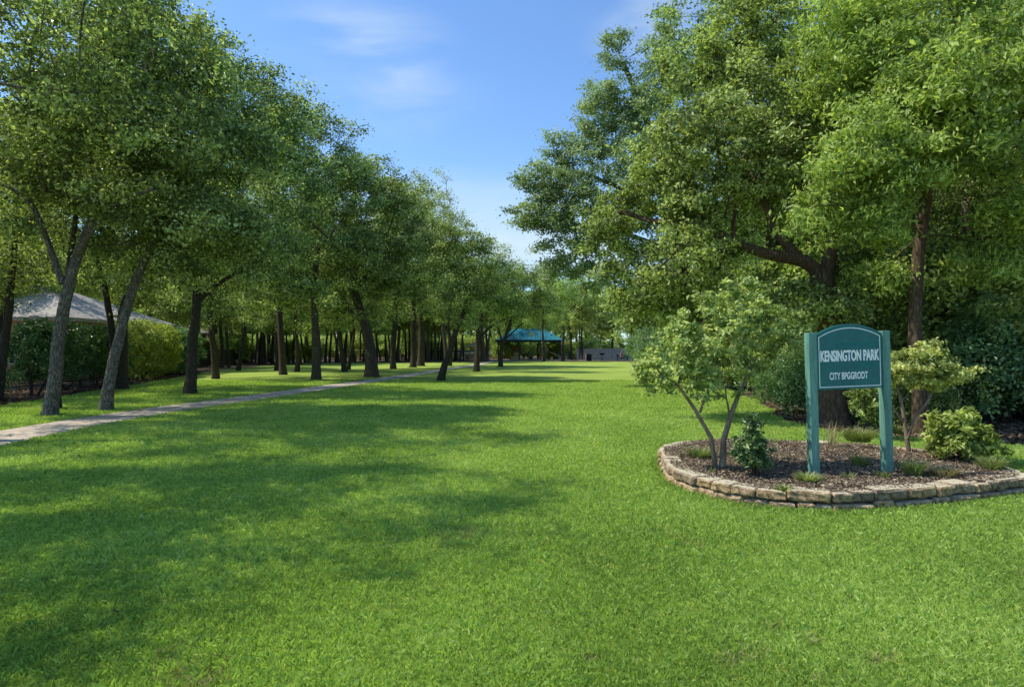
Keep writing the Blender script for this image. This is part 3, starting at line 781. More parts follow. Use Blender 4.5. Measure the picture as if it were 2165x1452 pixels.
def gen_shrub(name, seed, lobes, n_clumps, lpc, clump_r, leaf, leafm, root, bark='bark_dark', up=0.5, lower=-0.7, shell=0.4, stems=5, flat=0.8, aspect=0.5, gap=0.0, rbase=0.02, step=0.3, spread=0.12, droop=0.0):
    """several stems from the ground and a leafy body"""
    rs = np.random.RandomState(seed)
    W = Wood(); C = clump_points(lobes, n_clumps, rs, gap, lower, shell)
    L = np.array(lobes)
    for i in range(stems):
        l = L[i % len(L)]; c = l[:3]
        p0 = np.array([rs.normal(0, spread), rs.normal(0, spread), -0.04]); p2 = c + rs.normal(0, 0.25, 3) * l[3:6]
        p1 = (p0 + p2) / 2 + np.array([0, 0, 0.15 * np.linalg.norm(p2 - p0)])
        D = densify([p0, p1, p2], max(0.06, step / 2))
        W.tube(D, np.linspace(rbase, rbase * 0.3, len(D)), 6)
        near = C[rs.choice(len(C), min(len(C), 14), False)]
        for q in near:
            a = D[np.argmin(np.linalg.norm(D - q, axis=1))]
            W.tube([a, (a + q) / 2 + rs.normal(0, 0.03, 3), q], [rbase * .35, rbase * .25, rbase * .1], 4)
    wood = W.mesh(name + '_wood'); wood.materials.append(M[bark])
    lv = leaves_mesh(name + '_leaves', C, lpc, clump_r, leaf, rs, flat, up, C.mean(0), aspect, droop=droop); lv.materials.append(M[leafm])
    obj('stem', wood, None, root); obj('foliage', lv, None, root)
    return wood, lv

b = (2.86, 7.83, 0.19); d = 7.83
t = empty('holly_shrub', b, 'dark glossy upright shrub between the pale multi-stemmed tree and the sign', 'shrub')
gen_shrub('holly', 21, [lobe(1592, 965, 34, d, b), lobe(1585, 930, 27, d, b), lobe(1592, 905, 17, d, b), lobe(1598, 990, 30, d, b), lobe(1588, 885, 9, d, b)], 120, 26, 0.06, 0.062, 'leaf_glossy', t, up=0.6, aspect=0.42, stems=4, rbase=0.012, step=.1, spread=.03)
b = (6.02, 8.95, 0.16); d = 8.95
t = empty('pittosporum_shrub', b, 'rounded yellow-green shrub with broad leaves at the right end of the stone planter', 'shrub')
gen_shrub('pitto', 22, [lobe(2010, 925, 50, d, b), lobe(2065, 935, 40, d, b), lobe(1995, 895, 30, d, b), lobe(2040, 900, 32, d, b), lobe(2085, 950, 22, d, b), lobe(2030, 955, 45, d, b)], 190, 22, 0.075, 0.085, 'leaf_bright', t, up=0.7, aspect=0.46, stems=6, rbase=0.016, step=.1, spread=.08)
# leafy sprout seen under the sign panel, in front of the oak
b = (7.0, 12.4, 0.0); d = 12.4
t = empty('young_shrub', b, 'small pale drooping shrub seen under the sign panel beside the thick oak trunk', 'shrub')
gen_shrub('young', 23, [lobe(1840, 845, 38, d, b), lobe(1815, 830, 26, d, b), lobe(1860, 870, 24, d, b), lobe(1830, 880, 22, d, b)], 60, 24, 0.11, 0.085, 'leaf_oak', t, aspect=0.4, stems=4, rbase=0.012, step=.15, droop=.8)

def tuft(px, py, hgt, rad, n, m, label, seed, z=0.2, width=0.006, cat='weed', name='weed_tuft', lean=0.8):
    rs = np.random.RandomState(seed)
    p = gp(px, py, z)
    o = empty(name, p, label, cat)
    a = rs.random(n) * 6.283; r = rad * 0.35 * rs.random(n) ** .5
    B = np.stack([np.cos(a) * r, np.sin(a) * r, np.full(n, -0.02)], 1)
    la = a + rs.normal(0, 0.6, n); ld = np.stack([np.cos(la), np.sin(la), np.zeros(n)], 1)
    hh = hgt * rs.uniform(0.5, 1.1, n); ln = rs.uniform(0.1, 1, n) * rad * lean
    sd = np.stack([-np.sin(la), np.cos(la), np.zeros(n)], 1) * width
    mid = B + ld * (ln * .4)[:, None]; mid[:, 2] += hh * .65
    tip = B + ld * ln[:, None]; tip[:, 2] += hh
    V = np.stack([B - sd, B + sd, mid + sd * .8, mid - sd * .8, tip], 1).reshape(-1, 3)
    i = np.arange(n)[:, None] * 5
    Q = np.concatenate([i + np.array([[0, 1, 2, 3]]), i + np.array([[3, 2, 4, 4]])[:, :4]], 0)
    # tip face as a degenerate-free quad
    V2 = np.stack([mid - sd * .8, mid + sd * .8, tip + sd * .1, tip - sd * .1], 1).reshape(-1, 3)
    V1 = np.stack([B - sd, B + sd, mid + sd * .8, mid - sd * .8], 1).reshape(-1, 3)
    V = np.concatenate([V1, V2]); Q = np.arange(len(V)).reshape(-1, 4)
    tt = rs.random(n)
    obj('blades', np_mesh('blades', V, Q, np.concatenate([tt, tt])), M[m], o)
    return o
tuft(1757, 945, 0.42, 0.26, 46, 'straw', 'tall thin straw-coloured grass clump behind the left sign post', 1, width=.004)
tuft(1480, 965, 0.16, 0.34, 240, 'weed', 'low yellowish grass clump at the left end of the planter', 2)
tuft(1818, 985, 0.17, 0.22, 150, 'weed', 'pale green grass clump in the mulch between the two sign posts', 3)
tuft(1932, 1005, 0.22, 0.24, 190, 'weed', 'green grass clump just right of the right sign post', 4)
tuft(1995, 1005, 0.14, 0.30, 260, 'straw', 'dry straw grass clump beside the rounded yellow-green shrub', 5)
tuft(1868, 1008, 0.10, 0.14, 60, 'weed', 'small leafy weed at the foot of the right sign post', 6)
tuft(1795, 1012, 0.10, 0.13, 50, 'weed', 'tiny light green weed in the mulch midway between the sign posts', 7)
tuft(1708, 1018, 0.12, 0.22, 300, 'leaf_left', 'rounded dark green grass clump at the foot of the left sign post', 8)
tuft(1660, 1034, 0.06, 0.18, 160, 'leaf_left', 'flat low grass clump near the front of the wall by the dark upright shrub', 9)
tuft(1503, 1000, 0.10, 0.06, 16, 'weed', 'tiny yellow seedling at the foot of the pale multi-stemmed tree', 10)
tuft(1815, 930, 0.22, 0.5, 420, 'weed', 'broad yellow-green weed patch along the back wall of the planter', 11)
tuft(1640, 935, 0.08, 0.16, 70, 'weed', 'tiny weed near the back wall behind the dark upright shrub', 12)
tuft(2095, 990, 0.16, 0.3, 260, 'weed', 'short grass clump under the right side of the rounded shrub', 13)
tuft(1905, 915, 0.2, 0.35, 150, 'weed', 'weedy clump behind the thin two-stemmed tree', 14, z=0.1)

# ================================================================== LEFT TREES
def T(px, py): 
    p = gp(px, py); return (p[0], p[1], 0.0)

GROW = 1.13; LOW = 4
# 1: nearest trunk at the left edge
b = T(103, 880); d = b[1]; K = lambda px, py, dy=0: at(px, py, d + dy, b)
t = tree_thing('shade_tree', b, 'thick grey-brown tree nearest the left edge of the photo, by the footpath', TREES)
gen_tree('t1', 101, [(0, 0, 0), K(113, 800), K(125, 700), K(140, 610), K(160, 540), K(200, 430)], 0.165, 0.10,
         [lobe(150, 120, 190, d, b, -.5, .7), lobe(-50, 260, 200, d, b), lobe(290, 290, 190, d, b, -1, .6), lobe(100, 390, 170, d, b, -1.5, .5), lobe(320, 470, 130, d, b, 0, .5), lobe(-40, 460, 120, d, b, 1, .6), lobe(330, 120, 120, d, b, .5, .8)],
         560, 100, 0.46, 0.105, limbs=[([K(135, 600), K(100, 500), K(60, 420), K(-20, 380)], 0.09, 0.04), ([K(160, 540), K(230, 440, -1), K(330, 400, -2)], 0.08, 0.03)], bark='bark_grey', parent=t, fork=.6)
# 2: slender trunk just behind
b = T(120, 866); d = b[1]; K = lambda px, py, dy=0: at(px, py, d + dy, b)
t = tree_thing('shade_tree', b, 'slender dark tree half hidden behind the trunk nearest the left edge', TREES)
gen_tree('t2', 102, [(0, 0, 0), K(125, 780), K(135, 660), K(160, 500), K(170, 400)], 0.11, 0.06, [lobe(190, 300, 150, d, b), lobe(120, 380, 120, d, b, 1), lobe(230, 200, 110, d, b)], 150, 95, 0.5, 0.09, parent=t, bark='bark_dark')
# 3: pale leaning trunk beside the path
b = T(224, 869); d = b[1]; K = lambda px, py, dy=0: at(px, py, d + dy, b)
t = tree_thing('shade_tree', b, 'pale lichen-spotted tree leaning right at the very edge of the footpath', TREES)
gen_tree('t3', 103, [(0, 0, 0), K(232, 800), K(252, 700), K(275, 620), K(305, 545), K(340, 470), K(360, 400)], 0.15, 0.085,
         [lobe(370, 250, 170, d, b, 0, .7), lobe(480, 340, 130, d, b, -.5, .6), lobe(250, 400, 140, d, b, -.5, .5), lobe(430, 480, 130, d, b, 0, .5), lobe(350, 120, 110, d, b, .5, .9), lobe(520, 520, 90, d, b, .5, .5)],
         500, 98, 0.46, 0.105, limbs=[([K(300, 550), K(360, 470, -.8), K(440, 420, -1.5)], 0.07, 0.03)], bark='bark_grey', parent=t, fork=.6)
# 4: double trunk by the hedge
b = T(256, 824); d = b[1]; K = lambda px, py, dy=0: at(px, py, d + dy, b)
t = tree_thing('shade_tree', b, 'dark double-trunked tree standing in front of the dark hedge behind the pale leaning tree', TREES)
gen_tree('t4', 104, [(0, 0, 0), K(258, 740), K(262, 660), K(285, 590), K(300, 500)], 0.26, 0.13,
         [lobe(200, 400, 160, d, b), lobe(330, 420, 140, d, b), lobe(260, 260, 170, d, b), lobe(120, 520, 110, d, b), lobe(340, 570, 80, d, b), lobe(220, 560, 90, d, b, 1, .7)],
         420, 88, 0.6, 0.13, limbs=[([(-0.4, 0.1, 0), K(238, 770), K(228, 680), K(215, 600), K(190, 530), K(150, 470)], 0.17, 0.08)], bark='bark_dark', parent=t)
# 5: forked dark tree
b = T(403, 834); d = b[1]; K = lambda px, py, dy=0: at(px, py, d + dy, b)
t = tree_thing('shade_tree', b, 'dark forked tree with a low limb reaching right, in front of the bright hedge end', TREES)
gen_tree('t5', 105, [(0, 0, 0), K(406, 760), K(412, 680), K(416, 630), K(425, 560), K(430, 480), K(440, 380)], 0.20, 0.10,
         [lobe(450, 300, 150, d, b, 0, .8), lobe(360, 420, 120, d, b), lobe(560, 400, 130, d, b), lobe(520, 250, 100, d, b), lobe(490, 170, 75, d, b), lobe(560, 530, 95, d, b, 0, .6), lobe(400, 540, 90, d, b, 0, .6), lobe(590, 300, 75, d, b)],
         500, 92, 0.52, 0.12, limbs=[([K(416, 640), K(440, 618), K(470, 596), K(520, 570), K(570, 540)], 0.10, 0.045)], bark='bark_dark', parent=t, fork=.65)
# 6
b = T(669, 804); d = b[1]; K = lambda px, py, dy=0: at(px, py, d + dy, b)
t = tree_thing('shade_tree', b, 'straight brown tree standing alone on the strip left of the path bend', TREES)
gen_tree('t6', 106, [(0, 0, 0), K(670, 740), K(668, 680), K(665, 620), K(672, 520)], 0.24, 0.13,
         [lobe(650, 340, 105, d, b), lobe(590, 440, 100, d, b), lobe(710, 430, 95, d, b), lobe(660, 540, 100, d, b, 0, .6), lobe(610, 270, 50, d, b), lobe(580, 560, 60, d, b), lobe(740, 540, 60, d, b), lobe(620, 610, 55, d, b, -.5, .6), lobe(700, 620, 55, d, b, .5, .6), lobe(570, 640, 40, d, b, 1, .6)],
         460, 85, 0.6, 0.15, parent=t, fork=.55, bark='bark')
# 7 big leaning tree
b = T(787, 798); d = b[1]; K = lambda px, py, dy=0: at(px, py, d + dy, b)
t = tree_thing('shade_tree', b, 'thickest left-side tree, curving left above its base, close behind the footpath', TREES)
gen_tree('t7', 107, [(0, 0, 0), K(783, 740), K(774, 690), K(758, 640), K(748, 600), K(760, 540)], 0.37, 0.18,
         [lobe(770, 430, 90, d, b), lobe(840, 480, 80, d, b), lobe(700, 500, 75, d, b), lobe(780, 400, 55, d, b), lobe(850, 560, 70, d, b), lobe(730, 570, 60, d, b), lobe(800, 575, 60, d, b), lobe(745, 370, 30, d, b), lobe(700, 610, 55, d, b, 0, .6), lobe(840, 620, 55, d, b, 0, .6), lobe(820, 660, 40, d, b, 1, .6), lobe(690, 660, 45, d, b, 1, .6)],
         500, 85, 0.62, 0.155, limbs=[([K(768, 680), K(748, 665), K(735, 640), K(715, 610)], 0.13, 0.06), ([K(752, 612), K(775, 585), K(800, 560)], 0.14, 0.07)], parent=t, bark='bark', fork=.7)
# 8, 9 pair
for i, (px, py, r, lb) in enumerate([(872, 777, 0.27, 'slimmer left one of the pair of straight trees beyond the path bend'), (889, 774, 0.36, 'thicker right one of the pair of straight trees beyond the path bend')]):
    b = T(px, py); d = b[1]; K = lambda px, py, dy=0: at(px, py, d + dy, b)
    t = tree_thing('shade_tree', b, lb, TREES)
    o = i * 25
    gen_tree('t%d' % (8 + i), 108 + i, [(0, 0, 0), K(px + 1, 720), K(px, 660), K(px + 3, 600)], r, r * .55,
             [lobe(860 + o, 470 - o, 75, d, b), lobe(900 + o, 500, 60, d, b), lobe(850 + o, 560, 70, d, b), lobe(920 + o, 580, 60, d, b), lobe(880 + o, 620, 50, d, b, 0, .6), lobe(840 + o, 640, 45, d, b, 0, .6), lobe(920 + o, 650, 40, d, b, 0, .6)],
             330, 80, 0.8, 0.16, parent=t, bark='bark_dark', fork=.6)
# 10 leaning tree on the lawn side
b = T(930, 806); d = b[1]; K = lambda px, py, dy=0: at(px, py, d + dy, b)
t = tree_thing('shade_tree', b, 'slim tree leaning strongly right on the lawn side of the footpath', TREES)
gen_tree('t10', 110, [(0, 0, 0), K(940, 770), K(955, 730), K(968, 690), K(985, 650), K(990, 610)], 0.19, 0.09,
         [lobe(970, 540, 65, d, b), lobe(1020, 590, 60, d, b), lobe(930, 590, 60, d, b), lobe(990, 640, 50, d, b, 0, .6), lobe(940, 510, 40, d, b)],
         230, 90, 0.45, 0.11, parent=t, bark='bark_dark', fork=.65, limbs=[([K(958, 722), K(948, 700), K(950, 670)], 0.06, 0.03)])
b = T(951, 773); d = b[1]; K = lambda px, py, dy=0: at(px, py, d + dy, b)
t = tree_thing('shade_tree', b, 'thin upright tree close behind the strongly leaning one', TREES)
gen_tree('t11', 111, [(0, 0, 0), K(951, 720), K(948, 660), K(955, 600)], 0.2, 0.1, [lobe(950, 560, 55, d, b), lobe(910, 610, 45, d, b), lobe(990, 610, 45, d, b)], 150, 80, 0.8, 0.16, parent=t, bark='bark')
b = T(1008, 786); d = b[1]; K = lambda px, py, dy=0: at(px, py, d + dy, b)
t = tree_thing('shade_tree', b, 'forked tree on the lawn edge with a long branch toward the teal pavilion roof', TREES)
gen_tree('t12', 112, [(0, 0, 0), K(1010, 740), K(1012, 700), K(1018, 670), K(1015, 620)], 0.22, 0.11,
         [lobe(1010, 560, 50, d, b), lobe(1060, 600, 50, d, b), lobe(960, 610, 50, d, b), lobe(1040, 655, 50, d, b, 0, .55), lobe(1000, 640, 40, d, b, 0, .6), lobe(1095, 650, 32, d, b, 0, .6)],
         230, 85, 0.6, 0.14, limbs=[([K(1013, 715), K(1030, 698), K(1050, 682), K(1075, 672)], 0.10, 0.05)], parent=t, bark='bark_dark', fork=.6)
b = T(1058, 776); d = b[1]; K = lambda px, py, dy=0: at(px, py, d + dy, b)
t = tree_thing('shade_tree', b, 'many-branched short tree farthest right on the lawn edge before the pavilion', TREES)
gen_tree('t13', 113, [(0, 0, 0), K(1059, 745), K(1062, 725), K(1072, 700), K(1080, 665)], 0.22, 0.10,
         [lobe(1070, 580, 45, d, b), lobe(1110, 610, 45, d, b), lobe(1035, 620, 38, d, b), lobe(1120, 655, 42, d, b, 0, .55), lobe(1075, 660, 40, d, b, 0, .55), lobe(1150, 640, 30, d, b)],
         220, 85, 0.75, 0.16, limbs=[([K(1062, 725), K(1055, 700), K(1045, 675)], 0.11, 0.05), ([K(1064, 722), K(1085, 700), K(1108, 680)], 0.09, 0.05)], parent=t, bark='bark_dark', fork=.5)

GROW = 1.0; LOW = 0
# trees further left of the view that throw their shade over the near lawn
for i, (x, y, h, rc, sd) in enumerate([(-11.8, 12.3, 12.3, 4.8, 131), (-11.2, 6.6, 11.8, 4.1, 132)]):
    b = (x, y, 0)
    t = tree_thing('shade_tree', b, ['leafy tree at the left picture edge whose boughs hang in at upper left', 'tree standing left of the view, second nearest along the path', 'smallest tree left of the view, nearest along the path'][i], TREES)
    gen_tree('t%d' % (31 + i), sd, [(0, 0, 0), (0.2, 0.1, 2), (0.3, 0, 4.2), (0.5, 0.2, 6)], 0.2, 0.1,
             [(0, 0, h * .62, rc, rc, h * .22), (rc * .5, rc * .3, h * .78, rc * .6, rc * .6, h * .18), (-rc * .4, -rc * .3, h * .75, rc * .7, rc * .7, h * .2), (rc * .45, -rc * .4, h * .55, rc * .55, rc * .5, h * .12)],
             330, 95, 0.5, 0.105, parent=t, bark='bark_grey', gap=.42)

# ------------------------------------------------------------------ grove behind (copies of six kinds)
def proto(seed, h, r, rc, base_c, lean=0.0, leafm='leaf_grove', bark='bark_dark', n=190, lpc=62, leaf=0.2, fork=.5):
    rs = np.random.RandomState(seed)
    tr = [(0, 0, 0), (lean * .3 + rs.normal(0, .08), 0, h * .15), (lean * .7 + rs.normal(0, .1), rs.normal(0, .1), h * .32), (lean, rs.normal(0, .2), h * .5), (lean + rs.normal(0, .2), 0, h * .62)]
    lobes = []
    for k in range(6):
        a = k * 1.05 + rs.random(); q = rc * rs.uniform(.3, .6)
        zz = base_c + (h - base_c) * rs.uniform(.25, .8)
        lobes.append((lean + math.cos(a) * q, math.sin(a) * q, zz, rc * rs.uniform(.45, .65), rc * rs.uniform(.45, .65), (h - base_c) * rs.uniform(.18, .28)))
    lobes.append((lean, 0, h - (h - base_c) * .28, rc * .5, rc * .5, (h - base_c) * .27))
    return gen_tree('grove%d' % seed, seed, tr, r, r * .5, lobes, n, lpc, rc * .17, leaf, parent=None, bark=bark, leafm=leafm, fork=fork, sides=9, gap=.4, lower=-.8)
PROT = [proto(201, 12.5, .20, 4.2, 3.6), proto(202, 11.0, .16, 3.8, 3.2, .8), proto(203, 13.5, .26, 4.8, 4.0, -.5), proto(204, 10.0, .14, 3.4, 2.8, -.9), proto(205, 12.0, .18, 4.0, 3.4, .4, bark='bark'), proto(206, 9.0, .12, 3.2, 2.5, .2)]
FULL = [proto(231, 12.5, .2, 4.6, 2.8, .3, 'leaf_left', 'bark_dark', 230, 110, .12, .4), proto(232, 11, .17, 4.2, 2.6, -.5, 'leaf_left', 'bark_dark', 220, 110, .12, .4)]
def copy_tree(pr, name, loc, label, group, rz, s, sz=None, cat='tree', parts=('trunk', 'crown')):
    t = empty(name, loc, label, cat, group, rz, s)
    if sz: t.scale = (s, s, sz)
    for nm, me in zip(parts, pr):
        c = bpy.data.objects.new(nm, me); link(c, t)
    return t
G = 'slim trees of the grove behind the footpath'
rg = random.Random(8)
anchors = [(-400, 'the left picture edge'), (403, 'the dark forked tree'), (669, 'the straight brown tree on the strip'), (787, 'the thick curving tree'), (889, 'the pair of straight trees'), (951, 'the strongly leaning tree'), (1008, 'the forked tree on the lawn edge'), (1058, 'the short many-branched tree'), (1172, 'the pavilion')]
spots = [(449, 779), (468, 777), (484, 776), (503, 783), (515, 768), (524, 768), (540, 771), (552, 770), (566, 766), (576, 769), (584, 783), (592, 772), (600, 770), (612, 768), (628, 786), (637, 770), (652, 765), (676, 769), (688, 766), (710, 765), (722, 764), (737, 781), (744, 766), (761, 762), (804, 761), (816, 764), (826, 762), (835, 761), (848, 760), (858, 762), (866, 763), (898, 761), (912, 761), (926, 761), (936, 761), (944, 767), (963, 762), (973, 765), (1030, 763), (1045, 759), (1070, 758), (1078, 760), (1190, 763),  (1172, 759), (1208, 760), (1226, 760), (1231, 760),
         (457, 770), (476, 768), (495, 767), (532, 767), (546, 766), (560, 768), (607, 766), (620, 767), (645, 766), (664, 767), (697, 766), (716, 767), (730, 766), (752, 766), (768, 765), (797, 764), (820, 766), (842, 765), (884, 764), (905, 765), (920, 764), (957, 764), (980, 763),
         (160, 790), (300, 785), (345, 780), (372, 776), (20, 800), (90, 785), (420, 772)]
ordw = ['first', 'second', 'third', 'fourth', 'fifth', 'sixth', 'seventh', 'eighth', 'ninth', 'tenth', 'eleventh', 'twelfth', 'thirteenth', 'fourteenth', 'fifteenth', 'sixteenth', 'seventeenth', 'eighteenth', 'nineteenth', 'twentieth', 'twenty-first', 'twenty-second', 'twenty-third', 'twenty-fourth', 'twenty-fifth', 'twenty-sixth', 'twenty-seventh', 'twenty-eighth', 'twenty-ninth', 'thirtieth', 'thirty-first', 'thirty-second']
cnt = {}
for k, (px, py) in enumerate(sorted(spots)):
    a = [q for q in anchors if q[0] < px][-1]
    i = cnt.get(a[0], 0); cnt[a[0]] = i + 1
    p = gp(px, py)
    kk = rg.randrange(6)
    big = py >= 776 and 440 < px < 800
    s = rg.uniform(.85, 1.12) * (1.12 if p[1] > 85 else 1.0)
    copy_tree(FULL[kk % 2] if big else PROT[kk], 'grove_tree', (p[0], p[1], 0), 'slim grove tree, %s trunk right of %s' % (ordw[i], a[1]), G, rg.random() * 6.28, s)
# further rows that close the grove
rb = 0
for row, (y0, n) in enumerate([(97, 7), (142, 14)]):
    for k in range(n):
        x = -62 + 66 * (k + rg.random() * .7) / n
        copy_tree(PROT[rg.randrange(6)], 'grove_tree', (x, y0 + rg.uniform(-4, 4), 0), 'one of the distant trees closing the back of the grove', 'distant trees closing the back of the grove', rg.random() * 6.28, rg.uniform(.95, 1.2))
for k in range(12):     # beyond the pavilion
    x = 2 + 30 * k / 12 + rg.uniform(-1, 1)
    copy_tree(PROT[rg.randrange(6)], 'grove_tree', (x, 126 + rg.uniform(-5, 8), 0), 'one of the trees in the row behind the pavilion', 'row of trees behind the pavilion', rg.random() * 6.28, rg.uniform(.9, 1.15))

for k, (x, y) in enumerate([(-30.5, 52), (-34, 62), (-33, 73), (-41, 92), (-20.5, 12.5), (-28, 15), (-44, 30), (-48, 46), (-24.5, 21.5), (-17.0, 21.8)]):
    copy_tree(FULL[k % 2], 'shade_tree', (x, y, 0), 'one of the leafy trees standing behind the fence and hedges at the left', 'leafy trees behind the left fence', rg.random() * 6.28, rg.uniform(.9, 1.1))

# far-off woodland that closes the horizon
def far_wood():
    rs = np.random.RandomState(77)
    line = densify([(-150, -20, 0), (-145, 40, 0), (-110, 110, 0), (-50, 160, 0), (0, 178, 0), (60, 175, 0), (130, 150, 0), (170, 60, 0)], 1.0)
    n = 7000
    i = rs.randint(0, len(line), n)
    h = rs.random(n) ** 1.25
    top = np.array([11 + 3.5 * mnoise.noise(Vector((p[0] * .09, p[1] * .09, 0))) + 2 * mnoise.noise(Vector((p[0] * .35, p[1] * .35, 0))) for p in line])
    C = line[i] + rs.normal(0, 2.2, (n, 3)) * np.array([1, 1, 0]); C[:, 2] = .4 + h * top[i]
    me = leaves_mesh('far_wood', C, 30, 1.1, .75, rs, .8, .4, np.array([0, 320.0, -60]))
    tag(obj('far_woodland', me, M['leaf_grove']), 'distant continuous belt of trees along the horizon', 'woodland', kind='stuff')
far_wood()

# ------------------------------------------------------------------ shrubs behind the grove, understory right
def shrub_proto(seed, w, h, leafm, leaf=.13, n=150, lpc=45):
    rs = np.random.RandomState(seed); lobes = []
    for k in range(6):
        a = k * 1.05 + rs.random()
        lobes.append((math.cos(a) * w * .45, math.sin(a) * w * .45, h * rs.uniform(.3, .6), w * .5, w * .5, h * rs.uniform(.3, .42)))
    lobes.append((0, 0, h * .68, w * .5, w * .5, h * .33))
    C = None
    root = bpy.data.objects.new('tmp', None)
    rs2 = np.random.RandomState(seed + 1)
    W = Wood(); C = clump_points(lobes, n, rs2, .45 if h > 4 else .2, -.9, .3, .15 if h > 4 else .08)
    for i in range(7):
        q = C[rs2.randint(len(C))]
        D = densify([(rs2.normal(0, .15), rs2.normal(0, .15), -.05), q * .5 + np.array([0, 0, .1]), q], .25)
        W.tube(D, np.linspace(.03, .008, len(D)), 5)
    wood = W.mesh('shrub_wood'); wood.materials.append(M['bark_dark'])
    lv = leaves_mesh('shrub_leaves', C, lpc, w * .19, leaf, rs2, .8, .5, C.mean(0)); lv.materials.append(M[leafm])
    return (wood, lv)
SH_DARK = [shrub_proto(301, 1.6, 2.4, 'leaf_dark', .10, 170, 60), shrub_proto(302, 1.3, 1.7, 'leaf_oak', .09, 150, 60), shrub_proto(303, 1.8, 3.2, 'leaf_dark', .11, 190, 60)]
SH_LIGHT = [shrub_proto(311, 2.2, 3.0, 'leaf_lime', .2, 110, 40), shrub_proto(312, 2.4, 3.4, 'leaf_grove', .2, 110, 40)]
P2 = ('stem', 'foliage')
for k, (x, y) in enumerate([(-36, 58), (-33.5, 64), (-31, 72), (-33, 78), (-28.5, 83), (-38, 70), (-27, 88)]):
    copy_tree(SH_LIGHT[k % 2], 'bush', (x, y, 0), 'one of the leafy bushes along the fence beyond the hedges', 'bushes along the far left fence', rg.random() * 6, rg.uniform(.9, 1.3), cat='bush', parts=P2)
for k in range(46):
    x = -58 + 60 * k / 46 + rg.uniform(-.8, .8)
    copy_tree(SH_LIGHT[0 if rg.random() < .4 else 1], 'bush', (x, 111 + rg.uniform(-4, 10), 0), 'one of the sunlit bushes seen between the grove trunks', 'sunlit bushes behind the grove', rg.random() * 6, rg.uniform(1.0, 1.7), cat='bush', parts=P2)
for k, (px, y, s) in enumerate([(1160, 112, 1.0), (1180, 110, 1.2), (1198, 113, 1.0), (1092, 114, 1.1), (1120, 116, 1.0), (1245, 112, 1.1), (1215, 118, 1.2)]):
    copy_tree(SH_LIGHT[k % 2 if k > 2 else 0], 'bush', ((px - CX) / F * y, y, 0), 'one of the yellow-green bushes behind the pavilion', 'yellow-green bushes behind the pavilion', rg.random() * 6, s, cat='bush', parts=P2)

# ================================================================== RIGHT WOOD
WOODG = 'tall trees of the wood along the right side'
# big spreading oak behind the sign
b = T(1757, 897); d = b[1]; K = lambda px, py, dy=0: at(px, py, d + dy, b)
t = tree_thing('oak_tree', b, 'big spreading oak with a thick trunk behind the park sign and crooked limbs reaching left')
gen_tree('oak', 401, [(0, 0, 0), K(1750, 800), K(1756, 700), K(1742, 620), K(1738, 570)], 0.35, 0.25,
         [lobe(1500, 340, 150, d, b), lobe(1390, 440, 120, d, b, 1), lobe(1640, 220, 150, d, b, 1), lobe(1450, 560, 110, d, b, .5), lobe(1560, 620, 95, d, b, .5, .8), lobe(1330, 560, 80, d, b, 1), lobe(1360, 640, 70, d, b, 1.5), lobe(1700, 400, 120, d, b, .5),
          lobe(1470, 180, 100, d, b, 2), lobe(1600, 80, 110, d, b, 2), lobe(1290, 480, 60, d, b, 2), lobe(1450, 690, 70, d, b, 2), lobe(1800, 560, 80, d, b, .5), lobe(1780, 250, 120, d, b, 2), lobe(1765, 670, 55, d, b, -.9, .7), lobe(1690, 640, 60, d, b, -.6, .7), lobe(1830, 640, 55, d, b, -.6, .7)],
         900, 85, 0.34, 0.10,
         limbs=[([K(1738, 580), K(1700, 552), K(1650, 542), K(1600, 530), K(1550, 512), K(1510, 490), K(1450, 478, .5), K(1380, 470, 1), K(1310, 450, 1.5)], 0.155, 0.04),
                ([K(1700, 555), K(1665, 520), K(1640, 490), K(1620, 445), K(1600, 400), K(1570, 330, .5), K(1540, 260, 1)], 0.12, 0.04),
                ([K(1745, 580), K(1755, 530), K(1750, 470), K(1735, 380, .5), K(1690, 270, 1)], 0.17, 0.06),
                ([K(1550, 512), K(1548, 470), K(1555, 430)], 0.06, 0.03), ([K(1510, 490), K(1475, 500), K(1440, 520), K(1400, 560)], 0.05, 0.02)],
         fork=.9, bark='bark_rust', leafm='leaf_oak', parent=t, gap=.18, lower=-.8, shell=.35, sides=16, flare=.3, rmaxk=.5, tip=.008)
# slim rusty trunk tree with bright leaves at the right
b = T(1946, 918); d = b[1]; K = lambda px, py, dy=0: at(px, py, d + dy, b)
t = tree_thing('pecan_tree', b, 'slim rust-barked tree with bright drooping leaves above the flat-topped small tree', WOODG)
gen_tree('pecan', 402, [(0, 0, 0), K(1942, 820), K(1935, 700), K(1938, 600), K(1945, 500), K(1955, 400), K(1965, 300), K(1975, 200)], 0.14, 0.09,
         [lobe(1930, 220, 130, d, b, -1), lobe(2060, 160, 150, d, b, -2), lobe(1840, 330, 110, d, b, -1.5, .8), lobe(2080, 330, 120, d, b, -1.5, .8), lobe(1820, 480, 80, d, b, -1, .7), lobe(1960, 60, 150, d, b, 0), lobe(2140, 470, 90, d, b, -1, .7), lobe(1880, 420, 70, d, b, -1.5, .6), lobe(1800, 120, 130, d, b, 0), lobe(1700, 480, 60, d, b, -1.5, .5), lobe(2080, 560, 90, d, b, 0, .7), lobe(1880, 590, 60, d, b, .5, .7), lobe(1780, 420, 70, d, b, -1, .7)],
         800, 84, 0.34, 0.115, limbs=[([K(1945, 500), K(1900, 430, -.5), K(1850, 380, -1), K(1780, 350, -1.5)], 0.05, 0.02), ([K(1960, 330), K(2020, 250, -.6), K(2090, 190, -1.5)], 0.055, 0.02)],
         fork=.55, bark='bark_rust', leafm='leaf_bright', parent=t, gap=.22, lower=-.7, shell=.35, aspect=.42, droop=.6, up=.35)
